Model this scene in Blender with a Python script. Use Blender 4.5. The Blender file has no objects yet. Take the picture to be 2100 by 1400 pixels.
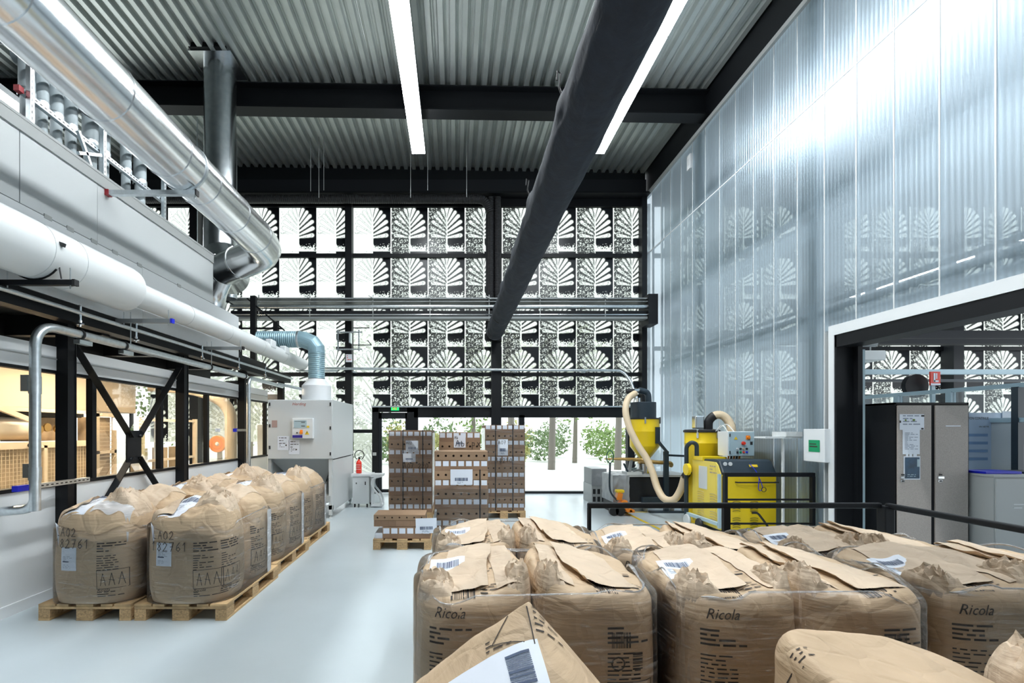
import bpy, math, random
import numpy as np
from mathutils import Vector, Matrix, noise
from mathutils.bvhtree import BVHTree
random.seed(7)
R = math.radians
sc = bpy.context.scene
COL = sc.collection

# ------------------------------------------------------------------ camera, sky, exposure
F, CX, CY, EYE = 970.0, 932.0, 880.0, 1.655     # focal length in pixels, vanishing point, eye height
cam = bpy.data.cameras.new('camera'); cam.sensor_width = 36.0
cam.lens = F/2100*36.0
cam.shift_x = (1050-CX)/2100; cam.shift_y = (CY-700)/2100
cam.clip_start = .05; cam.clip_end = 300
co = bpy.data.objects.new('camera', cam); COL.objects.link(co)
co.location = (0, 0, EYE); co.rotation_euler = (R(90), 0, 0)
sc.camera = co
w = bpy.data.worlds.new('sky'); sc.world = w; w.use_nodes = True
bg = w.node_tree.nodes['Background']
bg.inputs[0].default_value = (.90, .96, 1.0, 1); bg.inputs[1].default_value = 1.8
sc.view_settings.view_transform = 'Standard'; sc.view_settings.look = 'None'
sc.view_settings.gamma = 1.0; sc.view_settings.use_curve_mapping = False
sc.view_settings.exposure = 0.8
sc.cycles.use_denoising = True
sc.cycles.max_bounces = 10; sc.cycles.diffuse_bounces = 4; sc.cycles.glossy_bounces = 4
sc.cycles.transmission_bounces = 6; sc.cycles.transparent_max_bounces = 24
sc.cycles.caustics_reflective = False; sc.cycles.caustics_refractive = False
sc.cycles.sample_clamp_indirect = 4.0

def at(px, py, Y):
    """photograph pixel at depth Y -> point in the hall"""
    return Vector(((px-CX)*Y/F, Y, EYE-(py-CY)*Y/F))

# ------------------------------------------------------------------ materials
MATS = {}
def nodes_of(name):
    m = bpy.data.materials.new(name); m.use_nodes = True
    nt = m.node_tree; nt.nodes.clear()
    return m, nt, nt.nodes, nt.links
def mat(name, col, rough=.5, metal=0., var=0., vscale=6., bump=0., bscale=40., spec=.5, stretch=None, coat=0., rnd=0.):
    m, nt, N, L = nodes_of(name)
    out = N.new('ShaderNodeOutputMaterial'); b = N.new('ShaderNodeBsdfPrincipled')
    L.new(b.outputs[0], out.inputs[0])
    c = (*col, 1) if len(col) == 3 else col
    b.inputs['Base Color'].default_value = c
    b.inputs['Roughness'].default_value = rough; b.inputs['Metallic'].default_value = metal
    b.inputs['Specular IOR Level'].default_value = spec
    b.inputs['Coat Weight'].default_value = coat
    if var or bump or rnd:
        tc = N.new('ShaderNodeTexCoord'); mp = N.new('ShaderNodeMapping')
        L.new(tc.outputs['Object'], mp.inputs[0])
        if stretch: mp.inputs['Scale'].default_value = stretch
    if var:
        n = N.new('ShaderNodeTexNoise'); n.inputs['Scale'].default_value = vscale; n.inputs['Detail'].default_value = 5
        L.new(mp.outputs[0], n.inputs['Vector'])
        r = N.new('ShaderNodeMapRange'); r.inputs[1].default_value = .3; r.inputs[2].default_value = .7
        r.inputs[3].default_value = 1-var; r.inputs[4].default_value = 1+var
        L.new(n.outputs[0], r.inputs[0])
        mul = N.new('ShaderNodeVectorMath'); mul.operation = 'SCALE'; mul.inputs[0].default_value = col[:3]
        L.new(r.outputs[0], mul.inputs['Scale'])
        last = mul.outputs[0]
        if rnd:
            oi = N.new('ShaderNodeObjectInfo'); r2 = N.new('ShaderNodeMapRange')
            r2.inputs[3].default_value = 1-rnd; r2.inputs[4].default_value = 1+rnd
            L.new(oi.outputs['Random'], r2.inputs[0])
            mu2 = N.new('ShaderNodeVectorMath'); mu2.operation = 'SCALE'
            L.new(last, mu2.inputs[0]); L.new(r2.outputs[0], mu2.inputs['Scale']); last = mu2.outputs[0]
        L.new(last, b.inputs['Base Color'])
    if bump:
        n2 = N.new('ShaderNodeTexNoise'); n2.inputs['Scale'].default_value = bscale; n2.inputs['Detail'].default_value = 4
        L.new(mp.outputs[0], n2.inputs['Vector'])
        bp = N.new('ShaderNodeBump'); bp.inputs['Strength'].default_value = bump; bp.inputs['Distance'].default_value = .01
        L.new(n2.outputs[0], bp.inputs['Height']); L.new(bp.outputs[0], b.inputs['Normal'])
    MATS[name] = m
    return m
def emis(name, col, s):
    m, nt, N, L = nodes_of(name)
    out = N.new('ShaderNodeOutputMaterial'); e = N.new('ShaderNodeEmission')
    e.inputs[0].default_value = (*col, 1); e.inputs[1].default_value = s
    L.new(e.outputs[0], out.inputs[0]); MATS[name] = m
    return m
def glassy(name, tint, gloss=.08, rough=.02, fresnel=True):
    m, nt, N, L = nodes_of(name)
    out = N.new('ShaderNodeOutputMaterial'); t = N.new('ShaderNodeBsdfTransparent'); g = N.new('ShaderNodeBsdfGlossy')
    t.inputs[0].default_value = (*tint, 1); g.inputs['Roughness'].default_value = rough
    mx = N.new('ShaderNodeMixShader'); mx.inputs[0].default_value = gloss
    if fresnel:
        fr = N.new('ShaderNodeFresnel'); fr.inputs[0].default_value = 1.45
        mf = N.new('ShaderNodeMath'); mf.operation = 'MULTIPLY'; mf.inputs[1].default_value = .4; L.new(fr.outputs[0], mf.inputs[0]); L.new(mf.outputs[0], mx.inputs[0])
    L.new(t.outputs[0], mx.inputs[1]); L.new(g.outputs[0], mx.inputs[2]); L.new(mx.outputs[0], out.inputs[0])
    MATS[name] = m
    return m

M_floor = mat('floor_resin', (.56, .635, .675), .26, var=.05, vscale=.9, bump=.05, bscale=3.0)
M_ground = mat('pale_gravel', (.72, .72, .68), .9, var=.08, vscale=8)
M_deck = mat('galvanised_deck', (.60, .64, .63), .38, .75, var=.06, vscale=3)
M_black = mat('black_steel', (.006, .007, .009), .5, spec=.25)
M_dark = mat('charcoal_paint', (.012, .014, .018), .5, spec=.3)
M_white = mat('white_panel', (.73, .76, .78), .38)
M_offw = mat('light_grey_panel', (.62, .65, .66), .4)
M_grey = mat('grey_paint', (.40, .42, .42), .45)
M_mgrey = mat('mid_grey_paint', (.22, .24, .25), .45)
M_alu = mat('bright_aluminium', (.88, .90, .92), .22, 1., bump=.05, bscale=5)
M_galv = mat('galvanised_steel', (.66, .71, .74), .34, 1., var=.10, vscale=24)
M_duct = mat('dark_galvanised_steel', (.42, .45, .47), .24, 1., var=.1, vscale=10)
M_bluegalv = mat('blue_galvanised_duct', (.27, .42, .49), .38, .35)
M_tube = mat('grey_plastic_tube', (.38, .44, .47), .5)
M_wduct = mat('white_insulated_duct', (.70, .73, .74), .4)
M_textile = mat('navy_fabric', (.008, .013, .024), .8, var=.25, vscale=9, bump=.5, bscale=14)
M_rubber = mat('black_rubber', (.012, .012, .014), .55)
M_kraft = mat('kraft_paper', (.52, .375, .25), .62, var=.07, vscale=5, bump=.35, bscale=11)
M_kraftd = mat('kraft_paper_flap', (.57, .425, .295), .6, var=.05, vscale=6, bump=.22, bscale=12)
def kraft(name, col, rough):
    m, nt, N, L = nodes_of(name)
    out = N.new('ShaderNodeOutputMaterial'); b = N.new('ShaderNodeBsdfPrincipled'); L.new(b.outputs[0], out.inputs[0])
    b.inputs['Roughness'].default_value = rough; b.inputs['Specular IOR Level'].default_value = .4
    tc = N.new('ShaderNodeTexCoord'); oi = N.new('ShaderNodeObjectInfo')
    off = N.new('ShaderNodeVectorMath'); off.operation = 'ADD'; sc_ = N.new('ShaderNodeVectorMath'); sc_.operation = 'SCALE'; sc_.inputs[0].default_value = (7, 5, 3)
    L.new(oi.outputs['Random'], sc_.inputs['Scale']); L.new(tc.outputs['Object'], off.inputs[0]); L.new(sc_.outputs[0], off.inputs[1])
    n0 = N.new('ShaderNodeTexNoise'); n0.inputs['Scale'].default_value = 3; L.new(off.outputs[0], n0.inputs['Vector'])
    wp = N.new('ShaderNodeVectorMath'); wp.operation = 'MULTIPLY_ADD'; wp.inputs[1].default_value = (.22, .22, .22); L.new(n0.outputs['Color'], wp.inputs[0]); L.new(off.outputs[0], wp.inputs[2])
    vo = N.new('ShaderNodeTexVoronoi'); vo.feature = 'DISTANCE_TO_EDGE'; vo.inputs['Scale'].default_value = 5.5; L.new(wp.outputs[0], vo.inputs['Vector'])
    v1 = N.new('ShaderNodeTexVoronoi'); v1.feature = 'F1'; v1.inputs['Scale'].default_value = 7.; L.new(wp.outputs[0], v1.inputs['Vector'])
    cl = N.new('ShaderNodeMath'); cl.operation = 'MINIMUM'; cl.inputs[1].default_value = .10; L.new(vo.outputs['Distance'], cl.inputs[0])
    mp = N.new('ShaderNodeMapping'); mp.inputs['Scale'].default_value = (3, 3, 26); mp.inputs['Rotation'].default_value = (.12, .05, 0); L.new(off.outputs[0], mp.inputs[0])
    nh = N.new('ShaderNodeTexNoise'); nh.inputs['Scale'].default_value = 1.6; nh.inputs['Detail'].default_value = 5; L.new(mp.outputs[0], nh.inputs['Vector'])
    b1 = N.new('ShaderNodeBump'); b1.inputs['Strength'].default_value = .55; b1.inputs['Distance'].default_value = .05; L.new(cl.outputs[0], b1.inputs['Height'])
    b2 = N.new('ShaderNodeBump'); b2.inputs['Strength'].default_value = .30; b2.inputs['Distance'].default_value = .04; L.new(v1.outputs['Distance'], b2.inputs['Height']); L.new(b1.outputs[0], b2.inputs['Normal'])
    b3 = N.new('ShaderNodeBump'); b3.inputs['Strength'].default_value = .35; b3.inputs['Distance'].default_value = .02; L.new(nh.outputs[0], b3.inputs['Height']); L.new(b2.outputs[0], b3.inputs['Normal'])
    L.new(b3.outputs[0], b.inputs['Normal'])
    r = N.new('ShaderNodeMapRange'); r.inputs[1].default_value = .3; r.inputs[2].default_value = .7; r.inputs[3].default_value = .90; r.inputs[4].default_value = 1.08; L.new(n0.outputs[0], r.inputs[0])
    mu = N.new('ShaderNodeVectorMath'); mu.operation = 'SCALE'; mu.inputs[0].default_value = col; L.new(r.outputs[0], mu.inputs['Scale']); L.new(mu.outputs[0], b.inputs['Base Color'])
    return m
M_kraft = kraft('kraft_paper', (.55, .405, .265), .6)
M_kraftd = kraft('kraft_paper_flap', (.62, .49, .36), .6)
M_ink = mat('brown_black_ink', (.035, .025, .02), .7)
M_paper = mat('white_paper', (.78, .83, .92), .6)
M_barcode = mat('blue_black_barcode', (.05, .08, .16), .6)
M_textgrey = mat('grey_print', (.30, .34, .42), .6)
M_wood = mat('pallet_pine', (.55, .37, .19), .75, var=.22, vscale=14, stretch=(1, .25, 1), rnd=.22, bump=.3, bscale=30)
M_chip = mat('chipboard_block', (.50, .33, .17), .85, var=.3, vscale=60, rnd=.12)
M_carton = mat('brown_carton', (.30, .185, .115), .75, var=.06, vscale=7, rnd=.08)
M_cartonlid = mat('brown_carton_lid', (.34, .22, .135), .75, var=.05, vscale=7, rnd=.08)
M_hole = mat('carton_hole_dark', (.03, .02, .015), .9)
M_yellow = mat('yellow_enamel', (.86, .62, .015), .32)
M_yelpale = mat('paler_side_yellow', (.84, .66, .10), .34)  # paler yellow, used on the big machine's side panel only
M_orange = mat('orange_enamel', (.88, .26, .02), .35)
M_red = mat('red_enamel', (.75, .04, .02), .35)
M_hose = mat('beige_hose', (.72, .58, .40), .45)
M_slate = mat('slate_blue_plastic', (.018, .032, .046), .4)
M_bluecap = mat('blue_plastic', (.01, .02, .6), .4)
M_redcap = mat('red_plastic', (.35, .02, .03), .4)
M_panelblue = mat('pale_blue_enamel', (.42, .56, .63), .4)
M_doorfab = mat('speckled_door_laminate', (.40, .36, .33), .7, var=.16, vscale=140)
M_cream = mat('cream_machine_enamel', (.68, .57, .43), .42, var=.06, vscale=5)
M_tan = mat('tan_machine_enamel', (.46, .36, .25), .5, var=.2, vscale=6)
M_green = mat('sign_green', (.0, .30, .12), .5)
M_signyel = mat('sign_yellow', (.85, .60, .02), .5)
M_floory = mat('yellow_floor_paint', (.85, .62, .03), .45)
M_poster = mat('dark_blue_poster', (.012, .05, .10), .4, var=.6, vscale=9)
M_tealprint = mat('teal_print', (.03, .20, .30), .4)
M_board = mat('brown_board', (.30, .21, .10), .6, var=.12, vscale=4)
M_bark = mat('grey_bark', (.22, .20, .17), .9)
M_leaf = mat('green_leaves', (.17, .27, .06), .6, var=.35, vscale=3)
M_leaf2 = mat('olive_leaves', (.34, .34, .10), .6, var=.35, vscale=3)
M_hedge = mat('dull_green_leaves', (.16, .23, .10), .7, var=.35, vscale=3)
M_lamp = emis('lit_strip', (.93, .98, 1.0), 36.0)
M_dimlamp = emis('dim_lit_strip', (.93, .98, 1.0), 5.0)
M_warmfill = emis('warm_fill_strip', (1.0, .86, .66), 55.0)
M_farfill = emis('far_fill_glow', (.90, .96, 1.0), 16.0)
M_exit = emis('lit_sign', (.02, .55, .16), 1.2)
M_glass = glassy('clear_glass', (.97, .985, .985))
M_warmglass = glassy('warm_tinted_glass', (.97, .90, .79))
M_brass = mat('brass', (.55, .36, .14), .35, .9)
M_chrome = mat('chrome', (.8, .82, .84), .15, 1.)
M_olive = mat('crumpled_grey_film', (.30, .32, .34), .35, bump=.8, bscale=9)

def film(name, white, gloss, lo=.25):
    m, nt, N, L = nodes_of(name)
    out = N.new('ShaderNodeOutputMaterial'); t = N.new('ShaderNodeBsdfTransparent'); g = N.new('ShaderNodeBsdfGlossy')
    d = N.new('ShaderNodeBsdfDiffuse'); d.inputs[0].default_value = (.86, .89, .93, 1)
    t.inputs[0].default_value = (.985, .985, .99, 1); g.inputs['Roughness'].default_value = .22
    tc = N.new('ShaderNodeTexCoord'); mp = N.new('ShaderNodeMapping'); mp.inputs['Scale'].default_value = (2.2, 2.2, 22)
    mp.inputs['Rotation'].default_value = (.10, .06, 0)
    L.new(tc.outputs['Object'], mp.inputs[0])
    n = N.new('ShaderNodeTexNoise'); n.inputs['Scale'].default_value = 2.2; n.inputs['Detail'].default_value = 5; n.inputs['Roughness'].default_value = .65
    n.inputs['Distortion'].default_value = .5
    L.new(mp.outputs[0], n.inputs['Vector'])
    bp = N.new('ShaderNodeBump'); bp.inputs['Strength'].default_value = .9; bp.inputs['Distance'].default_value = .03
    L.new(n.outputs[0], bp.inputs['Height']); L.new(bp.outputs[0], g.inputs['Normal'])
    rr = N.new('ShaderNodeMapRange'); rr.inputs[1].default_value = .54; rr.inputs[2].default_value = .76
    rr.inputs[3].default_value = white*lo; rr.inputs[4].default_value = min(1., white*2.2)
    L.new(n.outputs[0], rr.inputs[0])
    m1 = N.new('ShaderNodeMixShader'); L.new(rr.outputs[0], m1.inputs[0]); L.new(t.outputs[0], m1.inputs[1]); L.new(d.outputs[0], m1.inputs[2])
    fr = N.new('ShaderNodeFresnel'); fr.inputs[0].default_value = 1.22
    mm = N.new('ShaderNodeMath'); mm.operation = 'MULTIPLY_ADD'; mm.inputs[1].default_value = 1.0; mm.inputs[2].default_value = gloss
    L.new(fr.outputs[0], mm.inputs[0])
    m2 = N.new('ShaderNodeMixShader'); L.new(mm.outputs[0], m2.inputs[0]); L.new(m1.outputs[0], m2.inputs[1]); L.new(g.outputs[0], m2.inputs[2])
    L.new(m2.outputs[0], out.inputs[0]); MATS[name] = m
    return m
M_film = film('stretch_film', .15, .006, .08)  # white streaks in its colour stand in for highlights on the wrinkles
M_filmedge = film('film_edge', .75, .06)
M_filmw = film('thick_stretch_film', .5, .03, 1.0)

# printed translucent facade panel: the colour attribute "print" is 1 on clear plastic, 0 on black ink
m, nt, N, L = nodes_of('printed_polycarbonate')
out = N.new('ShaderNodeOutputMaterial'); at_ = N.new('ShaderNodeAttribute'); at_.attribute_name = 'print'
tr = N.new('ShaderNodeBsdfTransparent'); tl = N.new('ShaderNodeBsdfTranslucent'); df = N.new('ShaderNodeBsdfDiffuse')
tr.inputs[0].default_value = (.40, .43, .41, 1); tl.inputs[0].default_value = (.60, .62, .55, 1); df.inputs[0].default_value = (.012, .014, .018, 1)
mx = N.new('ShaderNodeMixShader'); mx.inputs[0].default_value = .55
L.new(tr.outputs[0], mx.inputs[1]); L.new(tl.outputs[0], mx.inputs[2])
my = N.new('ShaderNodeMixShader'); L.new(at_.outputs['Fac'], my.inputs[0]); L.new(df.outputs[0], my.inputs[1]); L.new(mx.outputs[0], my.inputs[2])
gl = N.new('ShaderNodeBsdfGlossy'); gl.inputs['Roughness'].default_value = .3
mz = N.new('ShaderNodeMixShader'); mz.inputs[0].default_value = .03; L.new(my.outputs[0], mz.inputs[1]); L.new(gl.outputs[0], mz.inputs[2])
L.new(mz.outputs[0], out.inputs[0]); M_print = m

# ribbed multiwall polycarbonate of the right-hand wall
m, nt, N, L = nodes_of('ribbed_polycarbonate')
out = N.new('ShaderNodeOutputMaterial')
tr = N.new('ShaderNodeBsdfTransparent'); tr.inputs[0].default_value = (.86, .93, .97, 1)
tl = N.new('ShaderNodeBsdfTranslucent'); tl.inputs[0].default_value = (.76, .88, .97, 1)
gl = N.new('ShaderNodeBsdfGlossy'); gl.inputs['Roughness'].default_value = .36; gl.inputs[0].default_value = (.74, .88, 1, 1)
tc = N.new('ShaderNodeTexCoord'); sx = N.new('ShaderNodeSeparateXYZ'); L.new(tc.outputs['Object'], sx.inputs[0])
cb = N.new('ShaderNodeCombineXYZ')
L.new(sx.outputs[1], cb.inputs[1])
wv = N.new('ShaderNodeTexWave'); wv.bands_direction = 'Y'; wv.inputs['Scale'].default_value = 5.2; wv.inputs['Distortion'].default_value = 0
L.new(cb.outputs[0], wv.inputs['Vector'])
n1 = N.new('ShaderNodeTexNoise'); n1.inputs['Scale'].default_value = 40; n1.inputs['Detail'].default_value = 1; L.new(cb.outputs[0], n1.inputs['Vector'])
ad = N.new('ShaderNodeMath'); ad.operation = 'ADD'; L.new(wv.outputs['Fac'], ad.inputs[0]); L.new(n1.outputs[0], ad.inputs[1])
bp = N.new('ShaderNodeBump'); bp.inputs['Strength'].default_value = .22; bp.inputs['Distance'].default_value = .008
L.new(ad.outputs[0], bp.inputs['Height']); L.new(bp.outputs[0], gl.inputs['Normal'])
mr = N.new('ShaderNodeMapRange'); mr.inputs[1].default_value = .3; mr.inputs[2].default_value = 1.7; mr.inputs[3].default_value = .88; mr.inputs[4].default_value = .62
L.new(ad.outputs[0], mr.inputs[0])
mx = N.new('ShaderNodeMixShader'); L.new(mr.outputs[0], mx.inputs[0]); L.new(tr.outputs[0], mx.inputs[1]); L.new(tl.outputs[0], mx.inputs[2])
lw = N.new('ShaderNodeLayerWeight'); lw.inputs[0].default_value = .30; 
m2 = N.new('ShaderNodeMath'); m2.operation = 'MULTIPLY_ADD'; m2.inputs[1].default_value = .62; m2.inputs[2].default_value = .05; L.new(lw.outputs['Facing'], m2.inputs[0])
mz = N.new('ShaderNodeMixShader'); L.new(m2.outputs[0], mz.inputs[0]); L.new(mx.outputs[0], mz.inputs[1]); L.new(gl.outputs[0], mz.inputs[2])
L.new(mz.outputs[0], out.inputs[0]); M_poly = m

# ------------------------------------------------------------------ mesh helpers
class MB:
    def __init__(s): s.v = []; s.f = []
    def add(s, vs, fs):
        o = len(s.v); s.v += [tuple(p) for p in vs]; s.f += [tuple(i+o for i in f) for f in fs]; return s
    def box(s, x0, x1, y0, y1, z0, z1):
        vs = [(x, y, z) for z in (z0, z1) for y in (y0, y1) for x in (x0, x1)]
        return s.add(vs, [(0, 2, 3, 1), (4, 5, 7, 6), (0, 1, 5, 4), (2, 6, 7, 3), (0, 4, 6, 2), (1, 3, 7, 5)])
    def bar(s, p, q, w, h, up=(0, 0, 1)):
        p = Vector(p); q = Vector(q); d = (q-p).normalized(); up = Vector(up)
        if abs(d.dot(up)) > .98: up = Vector((0, 1, 0))
        a = d.cross(up).normalized()*(w/2); b = a.cross(d).normalized()*(h/2)
        vs = [e+sa*a+sb*b for e in (p, q) for sa, sb in ((-1, -1), (1, -1), (1, 1), (-1, 1))]
        return s.add(vs, [(0, 1, 2, 3), (7, 6, 5, 4), (0, 4, 5, 1), (1, 5, 6, 2), (2, 6, 7, 3), (3, 7, 4, 0)])
    def tube(s, pts, r, n=12, cap=True):
        pts = [Vector(p) for p in pts]; k = len(pts)
        rs = r if isinstance(r, (list, tuple)) else [r]*k
        tang = []
        for i in range(k):
            a = pts[max(i-1, 0)]; b = pts[min(i+1, k-1)]; tang.append((b-a).normalized())
        t0 = tang[0]; u = Vector((0, 0, 1)) if abs(t0.z) < .9 else Vector((0, 1, 0))
        u = (u-t0*u.dot(t0)).normalized(); vs = []
        for i in range(k):
            t = tang[i]; u = (u-t*u.dot(t)).normalized(); wv_ = t.cross(u)
            for j in range(n):
                a = 2*math.pi*j/n; vs.append(pts[i]+rs[i]*(math.cos(a)*u+math.sin(a)*wv_))
        fs = []
        for i in range(k-1):
            for j in range(n):
                j2 = (j+1) % n; fs.append((i*n+j, i*n+j2, (i+1)*n+j2, (i+1)*n+j))
        if cap: fs.append(tuple(range(n-1, -1, -1))); fs.append(tuple((k-1)*n+j for j in range(n)))
        return s.add(vs, fs)
    def lathe(s, prof, c=(0, 0, 0), n=24, axis='z'):
        vs = []
        for r, z in prof:
            for j in range(n):
                a = 2*math.pi*j/n; x, y = r*math.cos(a), r*math.sin(a)
                p = {'z': (x, y, z), 'y': (x, z, y), 'x': (z, x, y)}[axis]
                vs.append((p[0]+c[0], p[1]+c[1], p[2]+c[2]))
        fs = []
        for i in range(len(prof)-1):
            for j in range(n):
                j2 = (j+1) % n; q = (i*n+j, i*n+j2, (i+1)*n+j2, (i+1)*n+j)
                fs.append(q if axis != 'y' else q[::-1])
        return s.add(vs, fs)
    def grid(s, fn, nu, nv, thick=None):
        vs = [fn(i/nu, j/nv) for j in range(nv+1) for i in range(nu+1)]
        fs = [(j*(nu+1)+i, j*(nu+1)+i+1, (j+1)*(nu+1)+i+1, (j+1)*(nu+1)+i) for j in range(nv) for i in range(nu)]
        return s.add(vs, fs)
    def prism(s, pts, vec):
        vec = Vector(vec); k = len(pts); a = [Vector(p) for p in pts]; b = [p+vec for p in a]
        return s.add(a+b, [tuple(range(k-1, -1, -1)), tuple(range(k, 2*k))]+[(i, (i+1) % k, k+(i+1) % k, k+i) for i in range(k)])
    def quad(s, a, b, c, d): return s.add([a, b, c, d], [(0, 1, 2, 3)])
    def build(s, name, m, parent=None, smooth=None, bevel=0., world=True, fix=True, center=True):
        me = bpy.data.meshes.new(name)
        off = Vector((0, 0, 0))
        if parent is not None:
            if world:
                p = parent
                while p is not None: off += Vector(p.location); p = p.parent
        elif center and s.v:
            a = np.array(s.v, dtype=float); lo = a.min(0); hi = a.max(0)
            off = Vector(((lo[0]+hi[0])/2, (lo[1]+hi[1])/2, lo[2]))
        me.from_pydata([(p[0]-off.x, p[1]-off.y, p[2]-off.z) for p in s.v], [], s.f)
        me.materials.append(m)
        if fix:
            import bmesh
            bm = bmesh.new(); bm.from_mesh(me); bmesh.ops.recalc_face_normals(bm, faces=bm.faces); bm.to_mesh(me); bm.free()
        me.update()
        if smooth is not None:
            me.shade_smooth()
            if smooth < 180: me.set_sharp_from_angle(angle=R(smooth))
        o = bpy.data.objects.new(name, me); COL.objects.link(o)
        if parent is not None: o.parent = parent
        else: o.location = off
        if bevel:
            b = o.modifiers.new('bevel', 'BEVEL'); b.width = bevel; b.segments = 2; b.limit_method = 'ANGLE'; b.angle_limit = R(40)
        return o

def tag(o, label=None, cat=None, group=None, kind=None):
    if label: o['label'] = label
    if cat: o['category'] = cat
    if group: o['group'] = group
    if kind: o['kind'] = kind
    return o
def empty(name, loc, label=None, cat=None, group=None, rz=0.):
    o = bpy.data.objects.new(name, None); COL.objects.link(o); o.location = loc; o.rotation_euler = (0, 0, rz)
    o.empty_display_size = .1
    return tag(o, label, cat, group)
def kids(o): return [c for c in bpy.data.objects if c.parent == o]
def copy_tree(o, parent=None):
    c = o.copy(); COL.objects.link(c)
    if parent is not None: c.parent = parent
    for ch in list(o.children): copy_tree(ch, c)
    return c
def struct(o): o['kind'] = 'structure'; return o
def arc(c, r, a0, a1, u, v, n=8):
    c = Vector(c); u = Vector(u); v = Vector(v)
    return [c+r*(math.cos(R(a0+(a1-a0)*i/n))*u+math.sin(R(a0+(a1-a0)*i/n))*v) for i in range(n+1)]
def fillet(pts, r, n=6):
    """round the corners of a polyline"""
    pts = [Vector(p) for p in pts]; o = [pts[0]]
    for i in range(1, len(pts)-1):
        p = pts[i]; a = (pts[i-1]-p); b = (pts[i+1]-p); ra = min(r, a.length*.49, b.length*.49)
        a0 = p+a.normalized()*ra; b0 = p+b.normalized()*ra
        for k in range(n+1):
            t = k/n; o.append((1-t)**2*a0+2*t*(1-t)*p+t*t*b0)
    o.append(pts[-1]); return o
def resample(pts, step):
    pts = [Vector(p) for p in pts]; o = [pts[0]]; carry = 0.
    for a, b in zip(pts[:-1], pts[1:]):
        d = (b-a).length
        if d < 1e-9: continue
        t = step-carry
        while t <= d: o.append(a+(b-a)*(t/d)); t += step
        carry = d-(t-step)
    return o
def ribbed(path, r, pitch, depth, n=16):
    pts = resample(path, pitch/2); rs = [r+(depth if i % 2 else 0) for i in range(len(pts))]
    return MB().tube(pts, rs, n)
_txt = {}
def text2d(txt, shear=0.):
    """letter outlines as flat polygons: (list of 2-D points, faces), height about 1"""
    k = (txt, shear)
    if k in _txt: return _txt[k]
    cu = bpy.data.curves.new('t', 'FONT'); cu.body = txt; cu.size = 1.0; cu.resolution_u = 2; cu.shear = shear
    o = bpy.data.objects.new('t', cu); COL.objects.link(o)
    me = bpy.data.meshes.new_from_object(o.evaluated_get(bpy.context.evaluated_depsgraph_get()))
    pts = [(v.co.x, v.co.y) for v in me.vertices]; fs = [tuple(p.vertices) for p in me.polygons]
    bpy.data.objects.remove(o); bpy.data.curves.remove(cu); bpy.data.meshes.remove(me)
    _txt[k] = (pts, fs); return pts, fs
def put_text(mb, txt, fn, x, y, h, width=None, shear=0.):
    """fn maps flat (u, v) to a 3-D point"""
    pts, fs = text2d(txt, shear)
    if not pts: return
    x1 = max(p[0] for p in pts); s = h
    sx = (width/x1) if width else s
    mb.add([fn(x+p[0]*sx, y+p[1]*s) for p in pts], fs)
def rect_on(mb, fn, x, y, w, h, nu=1, nv=1):
    mb.grid(lambda a, b: fn(x+a*w, y+b*h), nu, nv)
def stroke_on(mb, fn, pts, t):
    """a pen stroke of width t through 2-D points"""
    for a, b in zip(pts[:-1], pts[1:]):
        dx, dy = b[0]-a[0], b[1]-a[1]; l = math.hypot(dx, dy) or 1e-6
        nx, ny = -dy/l*t/2, dx/l*t/2; ex, ey = dx/l*t*.3, dy/l*t*.3
        k = max(1, int(l/.03))
        for i in range(k):
            p = (a[0]+dx*i/k-ex*(i == 0), a[1]+dy*i/k-ey*(i == 0)); q = (a[0]+dx*(i+1)/k+ex*(i == k-1), a[1]+dy*(i+1)/k+ey*(i == k-1))
            mb.quad(fn(p[0]-nx, p[1]-ny), fn(q[0]-nx, q[1]-ny), fn(q[0]+nx, q[1]+ny), fn(p[0]+nx, p[1]+ny))
HAND = {'L': [[(.1, 1), (.05, .05), (.6, .0)]], 'A': [[(0, 0), (.35, 1), (.65, 0)], [(.1, .4), (.6, .42)]],
        'O': [[(.35, 1), (.05, .6), (.1, .15), (.4, 0), (.62, .3), (.6, .75), (.35, 1)]], '0': [[(.35, 1), (.05, .6), (.1, .15), (.4, 0), (.62, .3), (.6, .75), (.35, 1)]],
        '2': [[(.05, .75), (.3, 1), (.58, .75), (.35, .35), (.02, 0), (.65, .03)]], '1': [[(.05, .7), (.3, 1), (.28, 0)]],
        '8': [[(.4, .55), (.12, .75), (.35, 1), (.55, .78), (.3, .5), (.08, .2), (.35, 0), (.58, .22), (.4, .55)]],
        '7': [[(.02, .95), (.6, 1), (.25, 0)], [(.15, .5), (.5, .52)]], '6': [[(.5, 1), (.15, .6), (.08, .2), (.35, 0), (.58, .25), (.35, .48), (.1, .3)]],
        '4': [[(.45, 0), (.45, 1), (.02, .3), (.62, .32)]], 'C': [[(.6, .85), (.3, 1), (.05, .5), (.3, 0), (.6, .12)]],
        'b': [[(.08, 1), (.1, 0), (.45, .05), (.5, .4), (.1, .5)]], 'N': [[(.05, 0), (.1, 1), (.5, .05), (.58, 1)]], 'e': [[(.05, .3), (.5, .35), (.3, .6), (.05, .3), (.2, 0), (.5, .1)]],
        'r': [[(.1, .6), (.12, 0)], [(.12, .4), (.4, .6)]], 'p': [[(.1, .6), (.08, -.4)], [(.1, .55), (.45, .5), (.45, .1), (.1, .1)]], '9': [[(.55, .7), (.3, 1), (.08, .7), (.3, .5), (.55, .7), (.45, 0)]],
        '5': [[(.55, 1), (.12, .98), (.1, .55), (.45, .55), (.5, .15), (.1, 0)]], 'x': [[(.05, .6), (.5, 0)], [(.5, .6), (.05, 0)]], 'V': [[(.02, 1), (.3, 0), (.62, 1)]]}
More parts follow.
